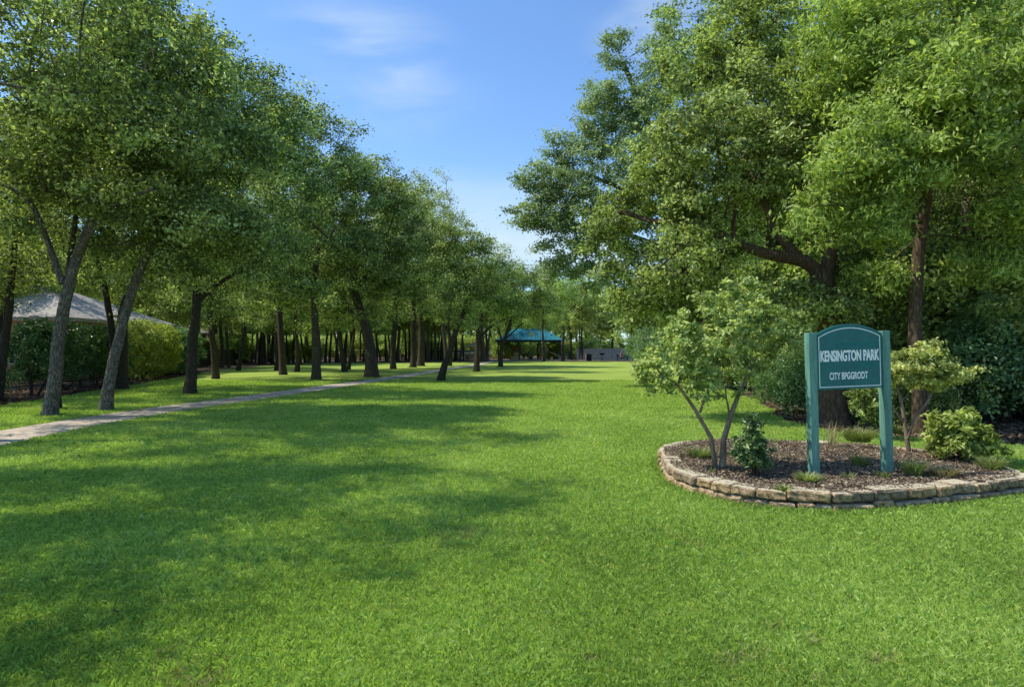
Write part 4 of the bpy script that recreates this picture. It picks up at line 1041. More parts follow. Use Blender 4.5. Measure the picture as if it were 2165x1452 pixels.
# dark leaning trunk
b = T(1995, 868); d = b[1]; K = lambda px, py, dy=0: at(px, py, d + dy, b)
t = tree_thing('wood_tree', b, 'dark leaning trunk deep in the shade right of the slim rusty tree', WOODG)
gen_tree('dk', 403, [(0, 0, 0), K(2005, 760), K(2015, 690), K(2040, 640), K(2060, 560), K(2070, 420)], 0.2, 0.12,
         [lobe(2060, 300, 170, d, b, 2), lobe(2150, 480, 140, d, b, 1), lobe(1980, 480, 130, d, b, 2), lobe(2090, 620, 110, d, b, 1, .7), lobe(1940, 650, 90, d, b, 2, .7)],
         330, 95, 0.5, 0.1, bark='bark_dark', leafm='leaf_left', parent=t)
# tall tree whose crown makes the left silhouette of the wood
d = 30.0; b = ((1452 - CX) / F * d, d, 0)
K = lambda px, py, dy=0: at(px, py, d + dy, b)
t = tree_thing('tall_tree', b, 'tallest haze-tinted green tree with a ragged spire, leaning over the lawn from the right wood', WOODG)
gen_tree('tall', 404, [(0, 0, 0), K(1450, 650), K(1440, 540), K(1420, 430), K(1390, 320), K(1360, 220), K(1320, 130)], 0.34, 0.10,
         [lobe(1300, 90, 26, d, b), lobe(1295, 150, 36, d, b), lobe(1260, 215, 42, d, b), lobe(1320, 230, 70, d, b), lobe(1235, 300, 62, d, b), lobe(1165, 300, 34, d, b), lobe(1190, 370, 65, d, b), lobe(1120, 375, 38, d, b), lobe(1160, 450, 65, d, b), lobe(1105, 455, 34, d, b), lobe(1200, 530, 65, d, b), lobe(1290, 400, 120, d, b), lobe(1380, 250, 90, d, b), lobe(1420, 120, 75, d, b), lobe(1290, 560, 90, d, b), lobe(1180, 580, 35, d, b), lobe(1400, 480, 110, d, b), lobe(1340, 640, 60, d, b)],
         980, 85, 0.42, 0.125, limbs=[([K(1430, 480), K(1350, 420), K(1260, 380), K(1180, 360)], 0.14, 0.05), ([K(1435, 540), K(1340, 500), K(1240, 480), K(1150, 460)], 0.13, 0.05)],
         fork=.4, bark='bark_dark', leafm='leaf_haze', parent=t, gap=.2, lower=-.85, shell=.3, sides=12)
# upper right tree behind the oak
d = 22.0; b = ((1640 - CX) / F * d, d, 0)
t = tree_thing('tall_tree', b, 'tall yellowish-green tree rising behind the oak to the top of the picture', WOODG)
gen_tree('tall2', 405, [(0, 0, 0), K(1640, 650), K(1630, 450), K(1610, 300), K(1600, 150), K(1590, 20)], 0.3, 0.1,
         [lobe(1480, 120, 90, d, b), lobe(1450, 30, 70, d, b), lobe(1560, 60, 120, d, b), lobe(1540, 230, 120, d, b), lobe(1700, 80, 140, d, b), lobe(1680, 300, 140, d, b), lobe(1430, 240, 70, d, b), lobe(1400, 330, 80, d, b), lobe(1620, 450, 130, d, b), lobe(1500, 420, 110, d, b)],
         560, 85, 0.42, 0.11, fork=.4, bark='bark_dark', leafm='leaf_oak', parent=t, gap=.2, lower=-.85, shell=.3)
# far right wood: copies
PW_ = [proto(221, 15, .26, 4.6, 2.2, .3, 'leaf_oak', 'bark_dark', 230, 110, .14, .25), proto(222, 13, .22, 4.2, 1.6, -.4, 'leaf_dark', 'bark_dark', 230, 110, .13, .2), proto(223, 17, .3, 5.0, 3.0, .2, 'leaf_left', 'bark', 240, 110, .14, .25)]
ws = [(12.2, 17.5), (15.5, 13.0), (18.5, 17.0), (16.0, 21.5), (12.0, 23.5), (21.5, 12.0), (13.5, 28.5), (18.5, 27.0), (12.6, 35), (17, 36), (14.5, 43), (19.5, 44), (16.0, 52), (21, 54), (17.5, 62), (22.5, 64), (19.0, 73), (24, 76), (21.0, 85), (26, 88), (24, 98), (29, 104), (23, 22), (27, 30), (26, 40), (28, 52), (24, 6.5), (29, 12)]
for k, (x, y) in enumerate(ws):
    copy_tree(PW_[[2, 1, 0][k % 3]], 'wood_tree', (x, y, 0), 'one of the dense leafy trees filling the right-hand wood', 'dense trees filling the right-hand wood', rg.random() * 6.28, rg.uniform(.8, 1.0) if x > 12.5 else .8)
# understory
TALL = [shrub_proto(321, 2.5, 5.8, 'leaf_oak', .13, 260, 60), shrub_proto(322, 2.3, 5.2, 'leaf_grove', .13, 250, 60)]
for k, (x, y, s) in enumerate([(10.2, 17.2, 1.0), (12.6, 15.4, 1.05), (15.2, 16.2, 1.1), (9.9, 20.5, 1.05), (13.2, 20.2, 1.1), (17.6, 14.6, 1.1), (11.6, 25.5, 1.15), (12.4, 31, 1.2), (13.6, 38, 1.3), (15, 46, 1.3), (17, 57, 1.4), (18.6, 68, 1.4), (20, 80, 1.4), (18.5, 20.5, 1.2), (22, 17, 1.2), (21, 9.5, 1.0)]):
    copy_tree(TALL[k % 2], 'understory_thicket', (x, y, 0), 'one of the tall leafy thickets under the trees of the right-hand wood', 'tall thickets inside the right-hand wood', rg.random() * 6, s, cat='bush', parts=P2)
us = []
for (x0, y0, x1, y1, n) in [(8.6, 18.2, 10.3, 30, 6), (10.6, 31, 12.4, 45, 6), (12.6, 47, 16.6, 86, 13), (10.4, 20.5, 13.5, 34, 6), (9.4, 15.6, 12.8, 15.2, 3), (13.4, 14.8, 20, 12.5, 4), (8.3, 16.6, 9.2, 19, 2), (14, 18, 24, 16, 5)]:
    for k in range(n):
        tt = (k + .5) / n
        us.append((x0 + (x1 - x0) * tt + rg.uniform(-.4, .4), y0 + (y1 - y0) * tt + rg.uniform(-.4, .4)))
for k, (x, y) in enumerate(us):
    copy_tree(SH_DARK[k % 3], 'undergrowth_bush', (x, y, 0), 'one of the dark undergrowth bushes at the edge of the right-hand wood', 'undergrowth bushes along the right-hand wood', rg.random() * 6, rg.uniform(.8, 1.2) * (1.25 if y > 40 else 1), cat='bush', parts=P2)
copy_tree(SH_DARK[0], 'undergrowth_bush', (7.3, 17.6, 0), 'low dark bush left of the oak trunk at the edge of the lawn', None, 1.0, .62, cat='bush', parts=P2)
copy_tree(SH_DARK[1], 'undergrowth_bush', (8.6, 14.3, 0), 'dark leafy bush right of the oak trunk behind the thin two-stemmed tree', None, 2.0, .75, cat='bush', parts=P2)

# ================================================================== LEFT FENCE, HEDGES, HOUSES
def fence(pts, hgt, name, label, m='iron', gapx=.11, picket=.018):
    root = empty(name, (pts[0][0], pts[0][1], 0), label, 'fence')
    o = Vector((pts[0][0], pts[0][1], 0))
    for i in range(len(pts) - 1):
        a = Vector((*pts[i], 0)) - o; b2 = Vector((*pts[i + 1], 0)) - o
        L = (b2 - a).length; nb = max(1, round(L / 2.4))
        ang = math.atan2((b2 - a).y, (b2 - a).x); rot = Matrix.Rotation(ang, 3, 'Z')
        for k in range(nb):
            p = a.lerp(b2, k / nb); q = a.lerp(b2, (k + 1) / nb); l = (q - p).length; u = (q - p) / l
            mm = MB()
            for zz in (.18, hgt - .22, hgt - .06): mm.box(((p + q) / 2 + Vector((0, 0, zz))), (l - .06, .03, .03), rot)
            n = int(l / gapx)
            for j in range(1, n): mm.box(p + u * (j * l / n) + Vector((0, 0, hgt / 2 + .02)), (picket, picket, hgt - .04), rot)
            mm.build('picket_panel', M[m], root)
            MB().box(p + Vector((0, 0, hgt / 2 + .03)), (.06, .06, hgt + .1), rot).build('fence_post', M[m], root)
    return root
fence([(-18.6, 12), (-19.0, 23), (-21.6, 33), (-25.2, 46), (-28.5, 62), (-31, 80)], 1.7, 'iron_fence', 'black iron picket fence running behind the hedges at the left')
fence([(-31, 96), (-18, 98), (-6, 98)], 1.5, 'iron_fence', 'dark far picket fence seen low between the grove trunks', gapx=.2, picket=.04)

for k, (x, y, s_) in enumerate([(-23.2, 30.0, 1.0), (-26.3, 33.0, 1.05)]):
    copy_tree(PROT[(5, 3)[k]], 'shade_tree', (x, y, 0), ['slim tree between the dark glossy hedge and the brick house', 'slim tree close to the front wall of the brick house'][k], 'leafy trees behind the left fence', rg.random() * 6.28, s_)
for k, (x, y, s_) in enumerate([(-15.2, 44, 1.18), (-12.6, 50, 1.2), (-10.2, 57, 1.2), (-17.0, 38, 1.15)]):
    copy_tree(FULL[k % 2], 'shade_tree', (x, y, 0), ['full-crowned tree behind the straight brown tree on the strip', 'full-crowned tree just left of and behind the thick curving tree', 'full-crowned tree behind and right of the thick curving tree', 'full-crowned tree behind and right of the dark forked tree'][k], TREES, rg.random() * 6.28, s_)
copy_tree(PROT[0], 'grove_tree', ((1150 - CX) / F * 91, 91, 0), 'slim tree standing in front of the right half of the teal pavilion', G, 1.3, .92)
def hedge(name, label, pts, h, w, leafm, seed, n, lpc, leaf, cr=.22, base=0.1):
    rs = np.random.RandomState(seed)
    o = empty(name, (pts[0][0], pts[0][1], 0), label, 'hedge')
    lobes = []
    P = densify([(x, y, 0) for x, y in pts], .8); P = P - np.array([pts[0][0], pts[0][1], 0])
    for p in P:
        lobes.append((p[0], p[1], h * .5 + rs.normal(0, .06), w * rs.uniform(.9, 1.1), w * rs.uniform(.9, 1.1), h * .5 * rs.uniform(.92, 1.06)))
        lobes.append((p[0], p[1], h * .72 + rs.normal(0, .06), w * .9, w * .9, h * .27))
    C = clump_points(lobes, n, rs, 0, -.95, .6, 0)
    C = C[C[:, 2] > base]
    W = Wood()
    for p in P[::2]:
        for s in range(3):
            q = p + np.array([rs.normal(0, .4), rs.normal(0, .4), h * .6])
            W.tube(densify([p + rs.normal(0, .12, 3) * np.array([1, 1, 0]) - np.array([0, 0, .05]), (p + q) / 2 + rs.normal(0, .1, 3), q], .3), np.linspace(.04, .012, len(densify([p, (p + q) / 2, q], .3)))[:1].repeat(len(densify([p, (p + q) / 2, q], .3))), 5) if False else W.tube([p + np.array([rs.normal(0, .1), rs.normal(0, .1), -.05]), (p + q) / 2 + rs.normal(0, .08, 3), q], [.045, .03, .012], 6)
    obj('stem', W.mesh('hs'), M['bark_dark'], o)
    cen = C.copy(); 
    obj('foliage', leaves_mesh('hl', C, lpc, cr, leaf, rs, .8, .55, C.mean(0) - np.array([0, 0, 1.5]), .5), M[leafm], o)
    return o
hedge('evergreen_hedge', 'dark glossy evergreen hedge behind the two nearest left trees', [(-17.3, 24.0), (-18.2, 27.5), (-19.3, 31.5)], 2.75, 1.05, 'leaf_glossy', 501, 900, 44, .13, .22, .62)
hedge('evergreen_hedge', 'sunlit yellow-green hedge between the double trunk and the dark forked tree', [(-20.1, 34.5), (-21.0, 38), (-22.0, 41.5)], 3.3, 1.3, 'leaf_lime', 502, 900, 40, .13)
hedge('evergreen_hedge', 'dark rounded hedge end just right of the dark forked tree', [(-22.4, 43.6), (-22.9, 46.5)], 3.1, 1.3, 'leaf_dark', 503, 420, 42, .14)
hedge('evergreen_hedge', 'low scrubby bushes against the fence at the left picture edge', [(-16.6, 15.5), (-17.4, 20.0), (-17.6, 22.2)], 1.5, .8, 'leaf_dark', 504, 420, 30, .09, .2)

def house(name, label, x0, x1, y0, y1, he, hr, wallm):
    root = empty(name, ((x0 + x1) / 2, (y0 + y1) / 2, 0), label, 'house')
    w = (x1 - x0) / 2; dd = (y1 - y0) / 2; e = .5
    m = MB(); m.box((0, 0, he / 2), (2 * w, 2 * dd, he)); wall = m.build('wall', wallm, root)
    m = MB(); r = min(w, dd)
    A = [(-w - e, -dd - e, he), (w + e, -dd - e, he), (w + e, dd + e, he), (-w - e, dd + e, he)]
    R1 = (-w + r * .8, 0, hr); R2 = (w - r * .8, 0, hr)
    m.face([A[0], A[1], R2, R1]); m.face([A[1], A[2], R2]); m.face([A[2], A[3], R1, R2]); m.face([A[3], A[0], R1]); m.face([(p[0], p[1], p[2] - .003) for p in A[::-1]])
    bmesh.ops.remove_doubles(m.bm, verts=m.bm.verts, dist=.001)
    m.build('roof', M['shingle'], root)
    m = MB()
    for (cx, cy, sx, sy) in [(0, -dd - e, 2 * w + 2 * e, .04), (w + e, 0, .04, 2 * dd + 2 * e - .1)]:
        m.box((cx, cy, he - .02), (sx, sy, .2))
    m.build('fascia', M['fence_wood'], root)
    for k in range(3):
        xx = -w + (k + .5) * 2 * w / 3
        f = MB(); f.box((xx, -dd - .02, he * .5), (1.3, .06, 1.5)); fr = f.build('window', M['paint_white'], root)
        MB().box((xx, -dd - .055, he * .5), (1.16, .02, 1.36)).build('pane', M['steel_dark'], fr)
    return root
house('brick_house', 'orange brick house with grey shingle roof behind the left fence', -42, -23.8, 35, 46, 3.3, 5.6, M['brick'])
house('brick_house', 'second pale-roofed house glimpsed beyond the bright hedge', -50, -34, 62, 76, 3.4, 6.0, M['brick'])

# ================================================================== PLAYGROUND AT THE FAR END
def pavilion():
    d = 106; cx = (1119 - CX) / F * d
    root = empty('pavilion', (cx, d, 0), 'open shade pavilion with teal metal hip roof at the far end of the lawn', 'pavilion')
    w, dd, he, hr = 5.3, 3.8, 3.1, 5.0
    m = MB()
    A = [(-w, -dd, he), (w, -dd, he), (w, dd, he), (-w, dd, he)]; R1 = (-2.3, 0, hr); R2 = (2.3, 0, hr)
    m.face([A[0], A[1], R2, R1]); m.face([A[1], A[2], R2]); m.face([A[2], A[3], R1, R2]); m.face([A[3], A[0], R1])
    bmesh.ops.remove_doubles(m.bm, verts=m.bm.verts, dist=.001)
    for k in range(25):    # standing seams on the front slope
        x = -w + .3 + k * (2 * w - .6) / 24
        f = max(0.0, min(1.0, (w - abs(x)) / (w - 2.3)))
        m.bar((x, -dd, he + .03), (x, -dd + dd * f, he + .03 + (hr - he) * f), .035, 4)
    roof = m.build('roof', M['roof_teal'], root)
    m = MB()
    for (c, s) in [((0, -dd, he - .1), (2 * w + .1, .1, .24)), ((0, dd, he - .1), (2 * w + .1, .1, .24)), ((-w, 0, he - .1), (.1, 2 * dd - .12, .24)), ((w, 0, he - .1), (.1, 2 * dd - .12, .24))]: m.box(c, s)
    m.build('fascia', M['steel_dark'], root)
    for x in (-4.9, -1.65, 1.65, 4.9):
        for y in (-3.4, 3.4):
            MB().box((x, y, he / 2 - .05), (.2, .2, he - .1)).build('pavilion_post', M['steel_brown'], root)
    MB().box((0, 0, .03), (12.6, 9, .08)).build('slab', M['concrete'], root)
    return root
pavilion()
def playset():
    d = 107.0
    root = empty('play_structure', ((1118 - CX) / F * d, d, 0), 'tan and brown climbing frame with slide under the teal pavilion', 'play structure')
    for x in (-3.2, -1.4, 1.4, 3.2):
        for y in (-.8, .8): MB().bar((x, y, 0), (x, y, 2.6), .06).build('upright', M['steel_brown'], root)
    MB().box((-2.3, 0, 1.3), (1.8, 1.6, .08)).build('deck', M['plastic_brown'], root)
    MB().box((2.3, 0, 1.1), (1.8, 1.6, .08)).build('deck', M['plastic_brown'], root)
    MB().box((-2.3, -.84, 1.85), (1.66, .05, .9), bevel=.02).build('play_panel', M['plastic_brown'], root)
    MB().box((2.3, -.84, 1.6), (1.66, .05, .8), bevel=.02).build('play_panel', M['plastic_tan'], root)
    MB().box((-1.9, -2.5, .62), (1.0, .08, 1.15), bevel=.03).build('play_panel', M['plastic_tan'], root)
    m = MB(); 
    m.box((0, 0, 1.2), (2.7, .5, .06)); [m.bar((x, s * .26, 1.2), (x, s * .26, 1.9), .02) for x in np.linspace(-1.2, 1.2, 9) for s in (-1, 1)]; [m.bar((-1.3, s * .26, 1.9), (1.3, s * .26, 1.9), .03) for s in (-1, 1)]
    m.build('bridge', M['plastic_tan'], root)
    m = MB()
    P = [(3.2, 1.1), (3.8, 1.0), (4.8, .45), (5.5, .15), (6.0, .12)]
    for (x0, z0), (x1, z1) in zip(P[:-1], P[1:]):
        L = math.hypot(x1 - x0, z1 - z0); rt = Matrix.Rotation(-math.atan2(z1 - z0, x1 - x0), 3, 'Y')
        m.box(((x0 + x1) / 2, 0, (z0 + z1) / 2), (L, .6, .04), rt); [m.box(((x0 + x1) / 2, s * .32, (z0 + z1) / 2 + .1), (L, .04, .22), rt) for s in (-1, 1)]
    m.build('slide', M['plastic_tan'], root)
    m = MB(); [m.box((-3.2 - .28 * k, -.3, 1.2 - .22 * k), (.26, .9, .05)) for k in range(1, 5)]; m.bar((-3.2, -.75, 1.9), (-4.5, -.75, .9), .025); m.bar((-3.2, .15, 1.9), (-4.5, .15, .9), .025)
    m.build('stairs', M['plastic_brown'], root)
    return root
playset()

def person(loc, rz, label, sit, top, legs, s=1.0):
    root = empty('person', loc, label, 'person', rz=rz, s=s)
    hip = .46 if sit else .93
    V = {}; order = []
    def skin(name, pts, edges, rad, m, par):
        me = bpy.data.meshes.new(name); me.from_pydata(pts, edges, []); o = obj(name, me, m, par)
        md = o.modifiers.new('s', 'SKIN'); md.use_smooth_shade = True
        for i, r in enumerate(rad): me.skin_vertices[0].data[i].radius = (r, r)
        me.skin_vertices[0].data[0].use_root = True
        o.modifiers.new('d', 'SUBSURF').levels = 1
        return o
    if sit:
        kn = [(sx * .12, -.42, hip) for sx in (-1, 1)]; an = [(sx * .13, -.45, .08) for sx in (-1, 1)]; to = [(sx * .14, -.62, .04) for sx in (-1, 1)]
        el = [(sx * .26, -.06, hip + .28) for sx in (-1, 1)]; hd = [(sx * .12, -.34, hip + .12) for sx in (-1, 1)]; hm = [(sx * .10, -.42, hip + .10) for sx in (-1, 1)]
    else:
        kn = [(sx * .11, -.04 * sx, .50) for sx in (-1, 1)]; an = [(sx * .12, -.06 * sx, .08) for sx in (-1, 1)]; to = [(sx * .13, -.06 * sx - .17, .03) for sx in (-1, 1)]
        el = [(sx * .25, 0, 1.12) for sx in (-1, 1)]; hd = [(sx * .26, -.10, .86) for sx in (-1, 1)]; hm = [(sx * .26, -.13, .77) for sx in (-1, 1)]
    P = [(0, 0, hip), (0, 0, hip + .25), (0, .01, hip + .46), (0, -.01, hip + .56), (0, -.03, hip + .68), (0, -.03, hip + .78)]
    Rr = [.13, .12, .14, .055, .095, .075]; E = [(0, 1), (1, 2), (2, 3), (3, 4), (4, 5)]
    for k in (0, 1):
        sx = (-1, 1)[k]; n = len(P)
        P += [(sx * .18, 0, hip + .47), el[k], hd[k], hm[k]]; Rr += [.06, .045, .032, .035]; E += [(2, n), (n, n + 1), (n + 1, n + 2), (n + 2, n + 3)]
        n = len(P)
        P += [(sx * .09, -.02, hip - .04), kn[k], an[k], to[k]]; Rr += [.085, .06, .04, .035]; E += [(0, n), (n, n + 1), (n + 1, n + 2), (n + 2, n + 3)]
    skin('body', P, E, Rr, M['skin'], root)
    Pt = [P[0], P[1], P[2]]; Et = [(0, 1), (1, 2)]; Rt = [.145, .14, .155]
    for k in (0, 1):
        n = len(Pt); sx = (-1, 1)[k]; Pt += [(sx * .18, 0, hip + .47), el[k]]; Rt += [.075, .058]; Et += [(2, n), (n, n + 1)]
    skin('shirt', Pt, Et, Rt, top, root)
    Pt = [(0, 0, hip + .04)]; Rt = [.145]; Et = []
    for k in (0, 1):
        sx = (-1, 1)[k]; n = len(Pt); Pt += [(sx * .09, -.02, hip - .04), kn[k], (an[k][0], an[k][1], an[k][2] + .05)]; Rt += [.1, .075, .055]; Et += [(0, n), (n, n + 1), (n + 1, n + 2)]
    skin('trousers', Pt, Et, Rt, legs, root)
    skin('hair', [(0, .0, hip + .72), (0, .0, hip + .80)], [(0, 1)], [.098, .09], M['hair'], root)
    return root
d = 99.0
person(((1121 - CX) / F * d, d, 0), .4, 'child in dark clothes standing in front of the pavilion', False, M['cloth_dark'], M['cloth_dark'], .78)
d = 100.0
bx_ = (1313 - CX) / F * d
person((bx_, d, 0), .3, 'person in a red shirt and dark trousers seated on the green bench', True, M['cloth_red'], M['cloth_dark'], 1.0)
def bench(x, y, rz, label, m, name='park_bench', cat='bench'):
    r = empty(name, (x, y, 0), label, cat, rz=rz)
    MB().box((0, 0, .42), (1.8, .42, .05), bevel=.01).build('seat', M[m], r)
    MB().box((0, .24, .72), (1.8, .05, .42), Matrix.Rotation(-.15, 3, 'X'), .01).build('backrest', M[m], r)
    for s in (-.75, .75): 
        mm = MB(); mm.box((s, -.14, .2), (.06, .06, .4)); mm.box((s, .2, .35), (.06, .06, .72)); mm.build('leg', M['iron'], r)
bench(bx_ + .25, d + .05, .0, 'green park bench with the red-shirted person on it', 'green_paint')
def picnic(x, y, rz, label, m):
    r = empty('picnic_table', (x, y, 0), label, 'table', rz=rz)
    MB().box((0, 0, .76), (1.8, .75, .05), bevel=.01).build('tabletop', M[m], r)
    for s in (-1, 1): MB().box((0, s * .68, .45), (1.8, .26, .04), bevel=.01).build('seat', M[m], r)
    for s in (-.65, .65):
        mm = MB(); mm.bar((s, -.6, 0), (s, .25, .74), .03); mm.bar((s, .6, 0), (s, -.25, .74), .03); mm.bar((s, -.75, .42), (s, .75, .42), .03); mm.build('leg', M['iron'], r)
picnic((1332 - CX) / F * 101, 101.2, .2, 'dark green picnic table right of the seated person in red', 'green_paint')
picnic((998 - CX) / F * 94, 94, .1, 'blue picnic table on the grass left of the reddish trunk', 'blue_paint')
# umbrella
def umbrella():
    dd = 101; r = empty('shade_umbrella', ((1003 - CX) / F * dd, dd, 0), 'beige shade umbrella behind the blue picnic table', 'umbrella')
    MB().bar((0, 0, 0), (0, 0, 2.6), .04).build('pole', M['steel_dark'], r)
    m = MB(); top = (0, 0, 2.75)
    for k in range(8):
        a, b2 = k * math.pi / 4, (k + 1) * math.pi / 4
        m.face([top, (1.5 * math.cos(a), 1.5 * math.sin(a), 2.1), (1.5 * math.cos(b2), 1.5 * math.sin(b2), 2.1)])
        m.face([(1.5 * math.cos(a), 1.5 * math.sin(a), 2.1), (1.5 * math.cos(a), 1.5 * math.sin(a), 1.95), (1.5 * math.cos(b2), 1.5 * math.sin(b2), 1.95), (1.5 * math.cos(b2), 1.5 * math.sin(b2), 2.1)])
    m.build('canopy', M['canvas'], r)
umbrella()
# litter bin in a cream frame
def bin_():
    dd = 97; r = empty('litter_bin', ((1245 - CX) / F * dd, dd, 0), 'black litter bin in a cream frame at the right of the far lawn', 'bin')
    MB().box((0, 0, .48), (.68, .6, .9), bevel=.03).build('bin_body', M['black_plastic'], r)
    MB().box((0, 0, .98), (.74, .66, .07), bevel=.02).build('lid', M['black_plastic'], r)
    for s in (-1, 1): MB().box((s * .42, 0, .5), (.07, .6, 1.0)).build('frame_post', M['canvas'], r)
    MB().box((0, 0, -.01), (1.1, .9, .06)).build('pad', M['concrete'], r)
bin_()
def grill(px, dd, label):
    r = empty('barbecue_grill', ((px - CX) / F * dd, dd, 0), label, 'grill')
    MB().bar((0, 0, 0), (0, 0, .85), .045).build('pedestal', M['iron'], r)
    m = MB(); m.box((0, 0, .88), (.62, .42, .04)); m.box((0, .2, 1.0), (.62, .03, .26)); m.box((-.3, 0, 1.0), (.03, .4, .26)); m.box((.3, 0, 1.0), (.03, .4, .26)); m.build('firebox', M['iron'], r)
    m = MB(); [m.bar((x, -.2, 1.1), (x, .2, 1.1), .01) for x in np.linspace(-.26, .26, 9)]; m.bar((-.28, -.21, 1.1), (.28, -.21, 1.1), .014); m.bar((.1, -.21, 1.1), (.1, -.36, 1.12), .014); m.build('grate', M['iron'], r)
grill(1273, 96, 'black pedestal barbecue grill right of the litter bin')
grill(1344, 94, 'black pedestal barbecue grill at the far right edge of the picnic area')
# wooden fence behind
def board_fence(x0, x1, y, h, label):
    r = empty('board_fence', (x0, y, 0), label, 'fence')
    n = int((x1 - x0) / 2.4)
    for k in range(n):
        m = MB()
        for j in range(16): m.box((k * 2.4 + .12 + j * .15, 0, h / 2 + rg.uniform(-.02, .02)), (.138, .025, h))
        m.build('board_panel', M['fence_wood'], r)
        MB().box((k * 2.4, .07, h / 2 + .05), (.1, .1, h + .1)).build('fence_post', M['fence_wood'], r)
board_fence(10.5, 27, 108, 1.8, 'weathered grey board fence behind the picnic area')
# pale rail fence left of the pavilion
def rail_fence():
    r = empty('rail_fence', (-9.5, 108, 0), 'white-topped pool fence beyond the reddish trunk', 'fence')
    MB().box((5, 0, 1.15), (13.0, .08, .42)).build('top_band', M['paint_white'], r)
    MB().box((2.0, -.06, 1.42), (6.2, .05, .22)).build('blue_band', M['blue_paint'], r)
    m = MB(); [m.box((-1.4 + k * .26, 0, .47), (.05, .05, .94)) for k in range(50)]; m.build('picket_panel', M['fence_wood'], r)
rail_fence()
def white_rail():
    r = empty('rail_fence', (7.6, 109, 0), 'short white railing right of the pavilion', 'fence')
    m = MB(); [m.box((k * .25, 0, .5), (.06, .05, 1.0)) for k in range(9)]; m.build('picket_panel', M['paint_white'], r)
    MB().box((1.0, 0, 1.04), (2.2, .07, .07)).build('top_rail', M['paint_white'], r)
white_rail()
# reddish thick stub trunk in front of the pavilion
b = T(1022, 764); d = b[1]
t = tree_thing('vine_covered_tree', b, 'thick reddish-brown trunk wrapped in hanging vines left of the pavilion')
gen_tree('red', 601, [(0, 0, 0), (-.1, 0, 2), (-.3, 0, 4), (-.2, 0, 6.5)], .42, .25, [(0, 0, 8, 2.6, 2.6, 2), (1.5, 0, 7, 2, 2, 1.6), (-1.6, 0, 7.2, 2, 2, 1.6), (0, 0, 10, 2, 2, 1.6)], 150, 80, .6, .17, limbs=[([(.5, 0, 0), (.7, 0, 2), (.9, 0, 4), (1.2, 0, 6)], .2, .1)], bark='bark_rust', parent=t)

# ================================================================== LIGHT, SKY, CAMERA
SUN_EL, SUN_AZ = 52.0, None
# light travels to the right and slightly toward the viewer
ld = Vector((0.997, -0.07, 0)).normalized()
el = R(SUN_EL)
sdir = Vector((ld.x * math.cos(el), ld.y * math.cos(el), -math.sin(el)))
sun = bpy.data.lights.new('sun', 'SUN'); sun.energy = 5.0; sun.angle = R(0.53); sun.color = (1.0, 0.945, 0.84)
so = bpy.data.objects.new('sun', sun); link(so); so.rotation_euler = sdir.to_track_quat('-Z', 'Y').to_euler(); so.location = (-20, 20, 30)

w = bpy.data.worlds.new('World'); S.world = w; w.use_nodes = True
nt = w.node_tree; nt.nodes.clear()
out = nt.nodes.new('ShaderNodeOutputWorld'); bg = nt.nodes.new('ShaderNodeBackground')
sky = nt.nodes.new('ShaderNodeTexSky'); sky.sky_type = 'NISHITA'; sky.sun_disc = False
sky.sun_elevation = el
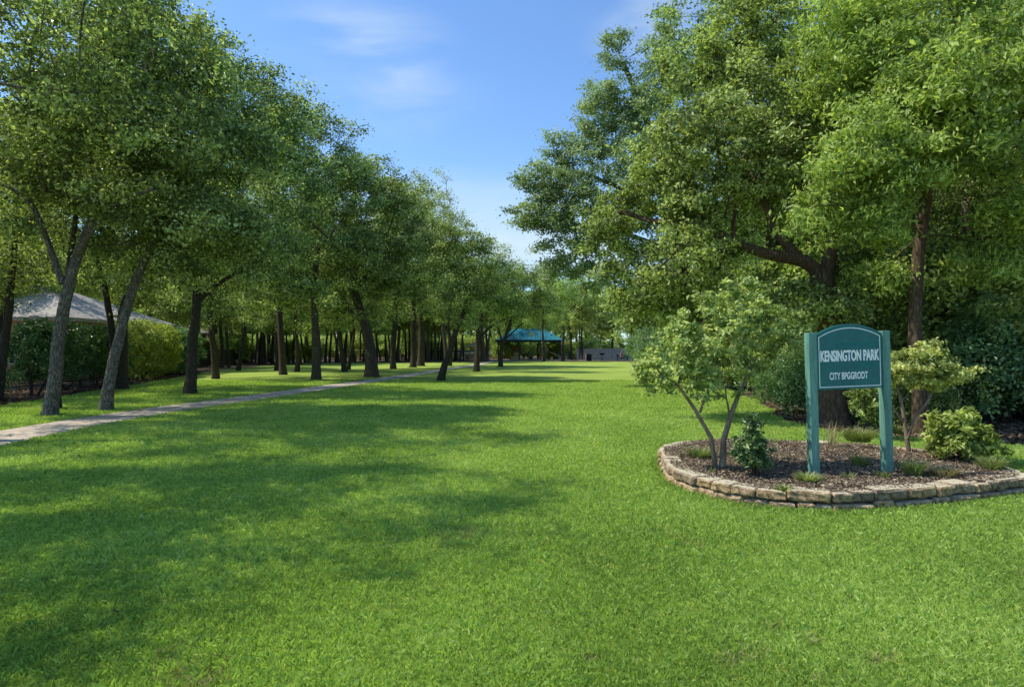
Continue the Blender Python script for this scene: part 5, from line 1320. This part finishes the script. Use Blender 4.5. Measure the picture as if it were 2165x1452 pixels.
# direction to the sun in the horizontal plane
ts = -ld
sky.sun_rotation = math.atan2(ts.x, ts.y)
sky.air_density = 1.0; sky.dust_density = 0.6; sky.ozone_density = 1.6
tc = nt.nodes.new('ShaderNodeTexCoord')
def cloud(vec, px, py, sx, sy, scale, strength, seed):
    """soft wisp of cloud around one direction of the sky"""
    c = Vector(((px - CX) / F, 1.0, (HY - py) / F)).normalized()
    sub = N(nt, 'ShaderNodeVectorMath', _operation='SUBTRACT'); nt.links.new(vec, sub.inputs[0]); sub.inputs[1].default_value = c
    mul = N(nt, 'ShaderNodeVectorMath', _operation='MULTIPLY'); nt.links.new(sub.outputs[0], mul.inputs[0]); mul.inputs[1].default_value = (1 / sx, 1 / sx, 1 / sy)
    ln = N(nt, 'ShaderNodeVectorMath', _operation='LENGTH'); nt.links.new(mul.outputs[0], ln.inputs[0])
    mr = N(nt, 'ShaderNodeMapRange', _interpolation_type='SMOOTHSTEP'); mr.inputs['From Min'].default_value = 1.0; mr.inputs['From Max'].default_value = 0.0
    nt.links.new(ln.outputs['Value'], mr.inputs[0])
    mp = N(nt, 'ShaderNodeMapping'); mp.inputs['Scale'].default_value = (1, 1, 2.6); mp.inputs['Location'].default_value = (seed, seed, seed); mp.inputs['Rotation'].default_value = (0, R(12), 0)
    nt.links.new(vec, mp.inputs[0])
    nz = N(nt, 'ShaderNodeTexNoise', Scale=scale, Detail=6.0, Roughness=0.5, Distortion=0.4); nt.links.new(mp.outputs[0], nz.inputs['Vector'])
    m2 = N(nt, 'ShaderNodeMapRange', _interpolation_type='SMOOTHSTEP'); m2.inputs['From Min'].default_value = 0.32; m2.inputs['From Max'].default_value = 0.72; m2.inputs['To Max'].default_value = strength
    nt.links.new(nz.outputs[0], m2.inputs[0])
    mm = N(nt, 'ShaderNodeMath', _operation='MULTIPLY'); nt.links.new(mr.outputs[0], mm.inputs[0]); nt.links.new(m2.outputs[0], mm.inputs[1])
    return mm.outputs[0]
vec = tc.outputs['Generated']
facs = [cloud(vec, 770, 110, .16, .075, 5, .9, 1.3), cloud(vec, 1390, 40, .13, .07, 5, .9, 2.1), cloud(vec, 850, 200, .16, .09, 7, .35, 3.3), cloud(vec, 1080, 520, .5, .16, 3, 1.0, 4.2)]
acc = facs[0]
for f_ in facs[1:]:
    ad = N(nt, 'ShaderNodeMath', _operation='ADD', _use_clamp=True); nt.links.new(acc, ad.inputs[0]); nt.links.new(f_, ad.inputs[1]); acc = ad.outputs[0]
hs = N(nt, 'ShaderNodeHueSaturation', Saturation=0.97, Value=1.55); nt.links.new(sky.outputs[0], hs.inputs['Color'])
tn = mixc(nt, 1.0, hs.outputs[0], (0.60, 0.79, 1.0), 'MULTIPLY')
cl = mixc(nt, acc, tn, (4.7, 5.75, 6.4))
nt.links.new(cl, bg.inputs[0]); bg.inputs[1].default_value = 0.15
nt.links.new(bg.outputs[0], out.inputs[0])

cam = bpy.data.cameras.new('camera'); cam.sensor_width = 36; cam.lens = F / 2165 * 36; cam.shift_y = (HY - 726) / 2165
cam.clip_end = 3000; cam.clip_start = 0.05
co = bpy.data.objects.new('camera', cam); link(co); co.location = (0, 0, H); co.rotation_euler = (R(90), 0, 0)
S.camera = co
S.view_settings.view_transform = 'Standard'; S.view_settings.look = 'None'; S.view_settings.exposure = 0; S.view_settings.gamma = 1
S.cycles.max_bounces = 9; S.cycles.transparent_max_bounces = 4; S.cycles.diffuse_bounces = 7; S.cycles.glossy_bounces = 2; S.cycles.transmission_bounces = 4
S.cycles.use_denoising = True
